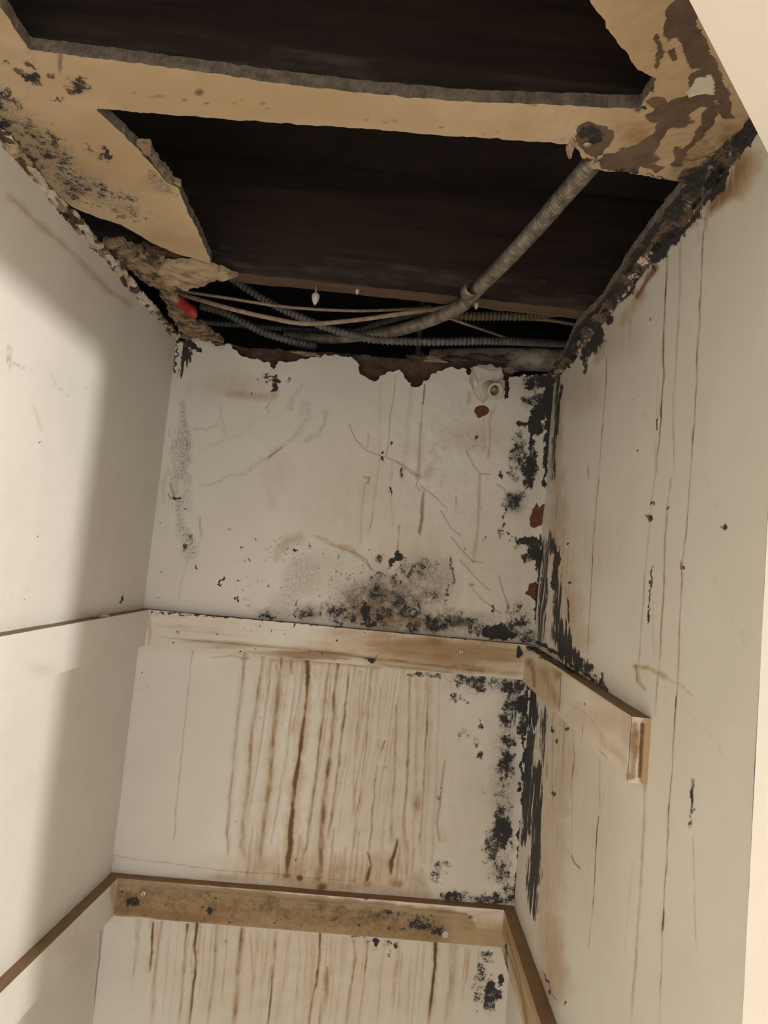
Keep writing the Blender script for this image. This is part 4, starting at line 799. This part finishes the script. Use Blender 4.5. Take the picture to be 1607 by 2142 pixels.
def p_ur(s):
    s.frame(1040, 1280, 4.464)
    s.line('rust', [(300,470),(340,560),(350,700)], 60, .62, .9, 30); s.line('rust', [(430,560),(500,720),(560,860)], 60, .40, .9); s.poly('rust', [(500,530),(600,560),(580,640),(545,660)], .55, 4); s.line('crack', [(600,560),(590,740),(577,920)], 7, .9, .7)
    s.blob('tan', 430, 700, 190, 260, .55, .7); s.blob('raw', 420, 650, 190, 220, .45, .7); s.blob('tan', 900, 1000, 260, 120, .3, .8); s.blob('raw', 760, 900, 200, 160, .42, .8); s.line('tan', [(780,940),(1000,1220),(1200,1400)], 60, .3, .9); s.blob('rust', 1220, 1120, 60, 130, .28, .8)
    s.line('crack', [(800,1130),(1000,1340),(1180,1520)], 6, .45, .9); s.line('crack', [(780,900),(930,1060),(1000,1180)], 6, .4, .9); s.blob('mold', 810, 850, 14, 18, .8); s.line('crack', [(800,1060),(798,1120)], 7, .8); s.blob('grey', 1140, 1320, 40, 50, .25, .6); s.line('mold', [(400,420),(600,520)], 18, .7, .8)
    s.line('rust', [(1290,1060),(1260,1480)], 60, .5, .9); s.line('rust', [(1360,1050),(1330,1540)], 40, .95, .7); s.line('rust', [(1460,1050),(1430,1570)], 36, .7, .8); s.line('raw', [(1290,1040),(1260,1540)], 120, .55, .6); s.line('raw', [(1420,1030),(1380,1560)], 110, .85, .6); s.line('tan', [(1420,1030),(1380,1560)], 110, .8, .6)
    # mould on top of the cleat next to the corner
    s.line('mold', [(300,320),(520,430),(800,620)], 80, .75, .7, 20); s.line('crack', [(1000,700),(1060,770),(1200,870)], 14, .8)
    s.line('rust', [(600,520),(900,720),(1260,940)], 60, .35, .9)
def p_ul(s):
    s.frame(0, 1240, 2.3747)
    s.blob('tan', 200, 380, 60, 40, .2, .9); s.blob('grey', 645, 205, 6, 8, .3); s.blob('crack', 350, 380, 200, 3, .15)
def p_ll(s):
    s.frame(0, 1240, 2.3747); s.blob('tan', 350, 1720, 110, 90, .2, .8); s.blob('grey', 510, 1535, 6, 6, .6); s.blob('tan', 565, 1500, 16, 90, .5, .8)
def p_lr(s):
    s.frame(180, 1780, 1.516)
    s.line('rust', [(1330,230),(1400,400),(1440,549)], 30, .45, .9); s.line('tan', [(1330,230),(1380,400),(1420,549)], 90, .6, .8); s.line('raw', [(1335,230),(1380,400),(1420,549)], 70, .6, .8)
    for pts in [[(1335,260),(1375,400),(1400,549)],[(1345,330),(1385,470),(1395,549)]]: s.line('crack', pts, 5, .6, .8)
    s.line('mold', [(1330,300),(1345,440)], 14, .6)
g1 = 'upper wooden shelf cleats'; g2 = 'lower wooden shelf cleats'
z_ub, z_lb = -.1270, -.6617
pu = on_right(1363, 1503); pl_ = on_left(0, 1323); ql = on_left(0, 2042); qr = on_right(1163, 2138)
cb = cleat('shelf_cleat', (XL, D), (XR, D), (0, -1), z_ub, z_ub, HG, CT, M['cleatx'], p_ub, 'pale stained wooden shelf cleat across the back wall at mid height', group=g1)
screw_head(cb, tuple(on_back(966, 1363, D-CT)), (0, -1, 0), .0055); screw_head(cb, tuple(on_back(372, 1322, D-CT)), (0, -1, 0), .003)
ly = lambda y: (lw(y), y); ry = lambda y: (rw(y), y)
nl = np.array([1, KL])/math.hypot(1, KL); nr = np.array([-1, -KR])/math.hypot(1, KR)
def ext(za, pt, y): return za+(pt[2]-za)*(D-y)/(D-pt[1])
cl1 = cleat('shelf_cleat', ly(.25), ly(D-CT), nl, ext(z_ub, pl_, .25), z_ub, HG, .019, M['cleatw'], p_ul, 'white painted shelf cleat on the left wall, upper of the two there', group=g1)
cr1 = cleat('shelf_cleat', ry(pu[1]), ry(D-CT), nr, pu[2], z_ub-.002, HG, .022, M['cleaty'], p_ur, 'short brown-stained shelf cleat on the right wall with its cut end showing', group=g1)
cb2 = cleat('shelf_cleat', (XL, D), (XR, D), (0, -1), z_lb, z_lb, HG, CT, M['cleatx'], p_lb, 'tan mould-blotched shelf cleat across the back wall, near the bottom', group=g2)
screw_head(cb2, tuple(on_back(299, 1870, D-CT)), (0, -1, 0), .006); screw_head(cb2, tuple(on_back(932, 1955, D-CT)), (0, -1, 0), .007, M['white'])
cl2 = cleat('shelf_cleat', ly(.25), ly(D-CT), nl, ext(z_lb, ql, .25), z_lb, HG, .022, M['cleatw'], p_ll, 'shelf cleat with bare brown top, low on the left wall', group=g2)
cr2 = cleat('shelf_cleat', ry(.80), ry(D-CT), nr, ext(z_lb, qr, .80), z_lb, HG, .024, M['cleaty'], p_lr, 'shelf cleat with wide dark brown top, low on the right wall', group=g2)
# crumb of plaster lying on the upper left cleat
def crumb(name, c, sx, sy, sz, mat, seed, label, cat, group=None):
    bm = bmesh.new(); bmesh.ops.create_icosphere(bm, subdivisions=3, radius=1); rs = random.Random(seed); off = rs.uniform(0, 50)
    for v in bm.verts:
        n = float(fbm(np.array(v.co.x*2+off), np.array(v.co.y*2+v.co.z*1.7+off), seed, 3)); f = 1+.45*n
        v.co = Vector((c[0]+v.co.x*sx*f, c[1]+v.co.y*sy*f, c[2]+v.co.z*sz*f))
    me = bpy.data.meshes.new(name); bm.to_mesh(me); bm.free(); me.materials.append(mat)
    o = link(name, me); tag(o, label, cat, group); return o
pc = on_left(205, 1294); crumb('plaster_crumb', (pc[0]+.010, pc[1], pc[2]+.0045), .007, .016, .0042, M['white'], 4, 'small cream plaster crumb lying on the upper left cleat', 'plaster crumb')
pc = on_left(183, 1297); crumb('plaster_crumb', (pc[0]+.010, pc[1]-.004, pc[2]+.0035), .006, .006, .003, M['gyp'], 5, 'tiny brown plaster crumb beside the cream one on the upper left cleat', 'plaster crumb')

# ================================================================== CABLES AND PIPES
def ends(o): return o
co = tube('flexible_conduit', [at(1262,300,.735), at(1238,342,.74), at(1190,398,.80), at(1090,512,.93), at(1000,605,1.09), at(965,640,1.15), at(905,668,1.24), at(835,690,1.34), at(760,702,1.44), at(680,708,1.54), at(600,700,1.62)], .0108, M['steel'], None, 14, ridge=.10, pitch=.0056)
tag(co, 'thick ribbed metal conduit slanting across the opening from the right corner', 'conduit')
p = at(992, 612, 1.09); cp = axis_lathe('coupling', tuple(p-Vector((.006, -.004, -.004))), tuple(at(1090,512,.93)-at(965,640,1.15)), [(-.012,.0112),(-.012,.0128),(.0,.0132),(.012,.0128),(.012,.0112)], M['steel'], co, 16)
BX = 'armoured cables behind the rear joist'
def cable(pts, r, mat, label, pitch=.0090, ridge=.22, cat='armoured cable', name='armoured_cable'):
    o = tube(name, pts, r, mat, None, 10, ridge=ridge, pitch=pitch, spiral=False); tag(o, label, cat, BX); return o
cable([at(455,560,1.40), at(500,592,1.38), at(560,630,1.37), at(640,668,1.35), at(700,690,1.34), at(780,710,1.33), at(900,715,1.33), at(1020,713,1.36), at(1110,716,1.42), at(1230,722,1.56)], .0072, M['cable'], 'long grey armoured cable sagging from the left debris to the right pipe')
cable([at(420,640,1.50), at(470,655,1.50), at(540,690,1.50), at(590,708,1.50), at(660,725,1.55)], .0080, M['cable'], 'short grey armoured cable end just above the left top of the back wall')
cable([at(400,672,1.62), at(500,680,1.62), at(640,690,1.66), at(760,688,1.70), at(840,660,1.76)], .0062, M['cable'], 'deep-lying dim armoured cable running flat at the left')
cable([at(900,652,1.38), at(960,660,1.38), at(1040,661,1.40), at(1093,661,1.41), at(1150,655,1.43), at(1230,640,1.5), at(1320,600,1.62)], .0085, M['cable_tan'], 'brownish armoured cable running right from under the slanting conduit')
cable([at(640,716,1.61), at(740,694,1.61), at(810,672,1.61), at(900,648,1.60)], .0080, M['cable'], 'dim armoured cable rising behind the conduit bend')
WG = 'loose wires in the ceiling opening'
def wire(pts, r, mat, label):
    o = tube('wire', pts, r, mat, None, 8, step=.006); tag(o, label, 'wire', WG); return o
wire([at(340,598,1.30), at(380,608,1.33), at(480,624,1.31), at(600,642,1.31), at(740,650,1.33), at(850,646,1.38), at(900,640,1.5)], .0030, M['cloth'], 'upper thin tan wire spanning the opening left of the conduit')
wire([at(360,612,1.30), at(400,622,1.31), at(480,645,1.27), at(560,664,1.26), at(640,677,1.26), at(740,670,1.27), at(840,656,1.28), at(935,642,1.28), at(1000,622,1.25)], .0044, M['cloth'], 'thicker tan wire sagging under the thin one to the conduit')
wire([at(935,664,1.32), at(990,683,1.35), at(1062,707,1.46), at(1110,722,1.54)], .0026, M['cloth'], 'short thin wire slanting down to the right behind the conduit')
wire([at(1090,666,1.45), at(1150,670,1.47), at(1215,680,1.50), at(1260,680,1.55)], .0040, M['cloth'], 'short tan wire under the brown cable at the right wall')
for (x, w_, lb) in ((882, .007, 'dim vertical metal rod behind the cables at mid opening'),):
    o = tube('hanger_rod', [at(886,560,1.72), at(884,640,1.70), at(872,770,1.70), at(868,830,1.70)], w_, M['cable'], None, 8, .01); tag(o, lb, 'rod')
# red connector
o = empty('wire_connector', at(385, 640, 1.28)); tag(o, 'red plastic wire connector poking out at the left edge', 'wire connector')
def child_lathe(name, parent, p0, p1, prof, mat, seg=14):
    ax = (p1-p0); L = ax.length; ob = axis_lathe(name, (0, 0, 0), tuple(ax), [(d*L, r) for d, r in prof], mat, parent, seg); ob.location = p0-parent.location; return ob
p0 = at(362,618,1.28); p1 = at(412,662,1.26)
child_lathe('cap', o, p0, p1, [(0,0),(0,.007),(.25,.0095),(.45,.0105),(.6,.0085),(.7,.0115),(.85,.009),(.97,.004),(1,0)], M['red'])
o2 = tube('lead', [p0-Vector((.02,0,.006)), p0, p0+(p1-p0)*.1], .003, M['cloth'], None, 8, .004); o2.parent = o; o2.matrix_parent_inverse = Matrix.Translation(-o.location)
# hanging screws with a drop-shaped blob
def hanger(px, py0, py1, r, label):
    top = at(px-1, py0, 1.176); bot = at(px, py1, 1.176); o = empty('hanging_screw', top); tag(o, label, 'screw', 'screws hanging below the rear joist')
    child_lathe('shank', o, top+Vector((0, 0, .012)), bot, [(0,0),(0,.0017),(.3,.0020),(.5,.0015),(.9,.0017),(1,0)], M['screw'], 10)
    child_lathe('head', o, bot+Vector((0, 0, r*.6)), bot-Vector((0, 0, r*2.6)), [(0,.001),(.06,r*.45),(.25,r*.95),(.5,r*.85),(.7,r*.65),(.9,r*.30),(1,0)], M['white'], 14)
hanger(661, 588, 616, .0075, 'pale drop-shaped screw anchor hanging below the rear joist')
hanger(748, 603, 606, .0036, 'small screw tip under the rear joist, right of the larger pale one')
hanger(997, 622, 634, .0046, 'small knob hanging beside the bend of the slanting conduit')
# nail in the corner of the cross strip
p = on_ceil(1230, 302, H-.003); o = axis_lathe('nail', tuple(p+np.array([0,0,.012])), (0, .2, -1), [(0,0),(0,.002),(.010,.002),(.010,.0052),(.0125,.0048),(.0135,0)], M['screw'], None, 12); tag(o, 'bright nail head at the right end of the pale cross strip', 'nail')
# pipe stub through the wall
p = on_back(1022, 808, D); e0 = Vector(p)+Vector((0, .01, 0)); e1 = at(1037, 817, D-.045)
o = empty('pipe_stub', e0); tag(o, 'short white painted pipe stub sticking out of the back wall', 'pipe')
L = (e1-e0).length
child_lathe('sleeve', o, e0, e1, [(0,.019),(.35,.0185),(.40,.0168),(.9,.0165),(.98,.0175),(1,.0165),(1.0,.0115),(.95,.0105),(.3,.0105),(.3,0)], M['white'], 28)
child_lathe('core', o, e0+(e1-e0)*.5, e0+(e1-e0)*.86, [(0,0),(0,.0098),(.8,.0098),(1,.006),(1,0)], M['steel'], 16)
# plaster flap around the stub
bm = bmesh.new(); cs = [(985,768),(1022,762),(1052,772),(1050,800),(1030,805),(1012,842),(996,830),(984,800)]
P3 = [at(x, y, D-.006-.02*(i in (2, 3, 4))) for i, (x, y) in enumerate(cs)]
def rough(pts, amp, n=5, seed=1):
    rs_ = random.Random(seed); out = []
    for i, p in enumerate(pts):
        q = pts[(i+1) % len(pts)]
        for k in range(n):
            out.append(Vector(p).lerp(Vector(q), k/n)+Vector((rs_.uniform(-amp, amp), rs_.uniform(-amp, amp), rs_.uniform(-amp, amp)*.5))*(1 if k else .3))
    return out
def slab(name, P3, d, mat, parent=None, jit=.0, cuts=3):
    P3 = rough(P3, .0022 if jit > .002 else .0005)
    bm = bmesh.new(); vs_ = [bm.verts.new(q) for q in P3]; f = bm.faces.new(vs_); bmesh.ops.triangulate(bm, faces=[f])
    bmesh.ops.subdivide_edges(bm, edges=bm.edges[:], cuts=cuts, use_grid_fill=True)
    for v in bm.verts:
        x = v.co*90; v.co += Vector((float(fbm(np.array(x.y), np.array(x.z+x.x), 3, 3)), float(fbm(np.array(x.x), np.array(x.z), 5, 3)), float(fbm(np.array(x.x+9), np.array(x.y), 7, 3))))*jit
    r = bmesh.ops.extrude_face_region(bm, geom=bm.faces[:]); bmesh.ops.translate(bm, verts=[g_ for g_ in r['geom'] if isinstance(g_, bmesh.types.BMVert)], vec=d)
    bmesh.ops.recalc_face_normals(bm, faces=bm.faces); me = bpy.data.meshes.new(name); bm.to_mesh(me); bm.free()
    me.materials.append(mat); return link(name, me, parent)
slab('plaster_flap', P3, Vector((0, .004, 0)), M['white'], wb, .004)
# wide pale pipe lying behind the wall top
o = tube('drain_pipe', [at(900,755,1.62), at(1000,752,1.60), at(1100,752,1.59), at(1262,758,1.58)], .027, M['pipe'], None, 24, .02); tag(o, 'wide stained cream pipe lying behind the right top of the back wall', 'pipe')

# ================================================================== TORN BOARD AND DEBRIS
FR = 'torn board fragments round the ceiling opening'
def frag(pts, y_or_z, d, mat, label, jit=.004, name='board_fragment'):
    P = [Vector(on_ceil(x, y, z)) for (x, y, z) in pts]; o = slab(name, P, d, mat, None, jit, 4); tag(o, label, 'board fragment', FR); return o
Zc = H
frag([(330,572,H-.002),(345,552,H-.004),(400,548,H-.002),(440,556,H),(497,580,H+.004),(440,592,H-.002),(390,607,H-.006),(352,598,H-.006)], 0, Vector((0, 0, .008)), M['flake'], 'tan torn board flake at the tip of the left board, above the red connector', .004)
frag([(255,545,H+.004),(300,530,H+.006),(345,545,H+.002),(335,575,H),(380,605,H-.004),(350,612,H-.006),(290,585,H-.002)], 0, Vector((0, 0, .007)), M['torn'], 'crumpled grey board fragment beside the left wall under the board tip', .006)
frag([(300,512,H+.012),(352,525,H+.010),(420,545,H+.008),(440,560,H+.006),(380,556,H+.006),(330,545,H+.01)], 0, Vector((0, 0, .006)), M['back'], 'dark brown torn strip right behind the tip of the left board', .006)
frag([(288,300,H+.004),(312,304,H+.006),(330,340,H+.003),(372,385,H+.004),(372,418,H-.003),(335,400,H-.004),(310,378,H-.002),(296,345,H+.002)], 0, Vector((0, 0, .006)), M['cloth'], 'curled brown paper tear hanging on the edge of the left board', .005)
frag([(312,308,H-.006),(322,318,H-.004),(345,350,H-.002),(362,382,H-.003),(350,380,H-.005),(330,350,H-.007)], 0, Vector((0, 0, .004)), M['gyp'], 'pale curled sliver lying on the brown paper tear', .003)
frag([(330,605,H-.004),(370,625,H-.004),(400,665,H-.003),(470,715,H),(430,712,H-.002),(380,700,H-.006),(350,650,H-.008)], 0, Vector((0, 0, .008)), M['torn'], 'long grey-brown fragment along the left wall below the red connector', .006)
frag([(215,505,H+.01),(250,500,H+.014),(300,520,H+.016),(290,560,H+.008),(240,545,H+.006)], 0, Vector((0, 0, .006)), M['torn'], 'dark rotten fragment in the gap by the left wall', .007)
frag([(1183,312,H),(1196,290,H-.002),(1204,300,H-.004),(1196,332,H-.012),(1190,334,H-.014)], 0, Vector((0, 0, .002)), M['cloth'], 'small frayed paper shred hanging left of the nail', .001)
def ribbon(name, side, y0, y1, wid, parent, paint, dz=.012):
    """torn edge of paper and plaster hanging where wall and ceiling board have parted"""
    n = int((y1-y0)/.0022); m = 15; V = []
    ys_ = np.linspace(y0, y1, n)
    for k in range(m):
        t = k/(m-1); a_ = t*math.pi*.62
        ed = fbm(ys_*38, ys_*0+side, 51, 5)*.006
        off = side*(-.0035-.004*np.sin(a_))-side*wid*t*(1+.7*fbm(ys_*26, ys_*0+3, 55, 4))*.9
        x = (np.array([lw(y) for y in ys_]) if side < 0 else np.array([rw(y) for y in ys_]))
        x = x+side*.0015+off*t+fbm(ys_*150, ys_*0+t*7, 61, 4)*.0035*(t*(1-t)*3+.2)
        z = H-.001-(dz+ed*1.2)*(1-t)**1.3+fbm(ys_*110, ys_*0+t*9+4, 67, 4)*.0035
        V.append(np.stack([x, ys_, np.minimum(z, H+.006)], -1))
    V = np.array(V).reshape(-1, 3); F = np.array([(k*n+i, k*n+i+1, (k+1)*n+i+1, (k+1)*n+i) for k in range(m-1) for i in range(n-1)])
    N = len(V); W2 = V+np.array([0, 0, .003]); F2 = F[:, ::-1]+N
    me = np_mesh(name, np.concatenate([V, W2]), np.concatenate([F, F2]), [M['wall']], None, True)
    st = Stains(np.concatenate([V, V]), 5); paint(st, np.concatenate([V, V])); st.write(me); return link(name, me, parent)
def pl(s, V):
    q = fbm(V[:, 1]*60, V[:, 2]*260, 71, 4); q2 = fbm(V[:, 1]*24, V[:, 2]*90+5, 73, 4)
    s.L['tan'][:] = np.clip(.45+q2*1.2, 0, 1); s.L['bare'][:] = np.clip(.25+q*1.5, 0, 1); s.L['mold'][:] = np.clip(.1+q2*.9, 0, .8)
def pr(s, V):
    q = fbm(V[:, 1]*60, V[:, 2]*260, 75, 4); q2 = fbm(V[:, 1]*24, V[:, 2]*90+5, 77, 4)
    s.L['tan'][:] = .3; s.L['bare'][:] = np.clip(.75+q*.9, 0, 1); s.L['mold'][:] = np.clip(.62+q2*1.3, 0, 1.1)
ribbon('torn_edge', -1, .62, 1.498, .006, wl, pl)
ribbon('torn_edge', 1, .60, 1.498, .011, wr, pr, .016)
NTH = 'first second third fourth fifth sixth seventh eighth ninth tenth eleventh twelfth thirteenth fourteenth'.split()
# ragged lip of plaster and paper along the side walls
def lip(seed, side, y0, y1, n, group, labels):
    rs = random.Random(seed)
    for i in range(n):
        y = y0+(y1-y0)*(i+.5)/n+rs.uniform(-.012, .012); x = (lw(y) if side < 0 else rw(y))-side*rs.uniform(.001, .008)
        z = H-rs.uniform(.0, .010); sx = rs.uniform(.002, .004); sy = rs.uniform(.010, .022); sz = rs.uniform(.002, .006)
        mat = rs.choice([M['white'], M['cloth'], M['gyp'], M['back']] if side < 0 else [M['hole'], M['hole'], M['back'], M['gyp'], M['cloth']])
        bm = bmesh.new(); bmesh.ops.create_icosphere(bm, subdivisions=3, radius=1); off = rs.uniform(0, 60)
        for v in bm.verts:
            q = v.co; k = float(fbm(np.array(q.x*1.8+off), np.array(q.y*3+q.z*1.7+off), seed+i, 3)); f = 1+.8*k
            v.co = Vector((q.x*sx*f+.3*sx*float(fbm(np.array(q.y*7), np.array(q.z*7+off), 3, 2)), q.y*sy*f, q.z*sz*f*(1+.5*float(fbm(np.array(q.y*9), np.array(q.x*5+off), 4, 2)))))
        me = bpy.data.meshes.new('plaster_lump'); bm.to_mesh(me); bm.free(); me.materials.append(mat)
        o = link('plaster_lump', me, None, (x, y, z)); o.rotation_euler = (rs.uniform(-.3, .3), rs.uniform(-.4, .4), rs.uniform(-.2, .2)); tag(o, labels % NTH[i], 'plaster lump', group)
lip(3, -1, .86, 1.46, 12, 'lumps along the top of the left wall', 'ragged plaster lump on top of the left wall, %s counted from the doorway')
lip(5, 1, .68, 1.46, 14, 'lumps along the top of the right wall', 'rotten lump on top of the right wall, %s counted from the doorway')
# torn lumps along the top of the back wall
rs = random.Random(9)
for i, (x, y) in enumerate([(392,705),(470,722),(640,740),(880,748),(905,752),(920,742),(955,752),(1000,745),(1020,750),(1042,752),(1065,775),(1110,790),(1145,788)]):
    q = at(x, y, D+.006); mat = rs.choice([M['back'], M['gyp'], M['back'], M['cloth']])
    bm = bmesh.new(); bmesh.ops.create_icosphere(bm, subdivisions=3, radius=1); sx, sy, sz = rs.uniform(.012, .028), .006, rs.uniform(.004, .009)
    for v in bm.verts:
        c = v.co; f = 1+.8*float(fbm(np.array(c.x*2+i*7), np.array(c.z*3+i), 60+i, 3)); v.co = Vector((c.x*sx*f, c.y*sy*f, c.z*sz*f))
    me = bpy.data.meshes.new('plaster_lump'); bm.to_mesh(me); bm.free(); me.materials.append(mat)
    o = link('plaster_lump', me, None, q); tag(o, 'brown plaster lump on the jagged top of the back wall, %s from the left' % NTH[i], 'plaster lump', 'lumps along the top of the back wall')

# ================================================================== HALL LAMP (out of frame, lights the closet)
lp = empty('ceiling_lamp', (LAMP_POS[0], LAMP_POS[1], .50)); tag(lp, 'round glass ceiling lamp in the hall outside the closet', 'lamp')
b_ = axis_lathe('base_plate', (0, 0, 0), (0, 0, -1), [(0,0),(0,.06),(.012,.06),(.016,.030)], M['steel'], lp, 32)
axis_lathe('glass_globe', (0, 0, 0), (0, 0, -1), [(.016,.03),(.02,.045),(.045,.051),(.075,.042),(.09,.022),(.095,0)], M['lamp'], lp, 32)
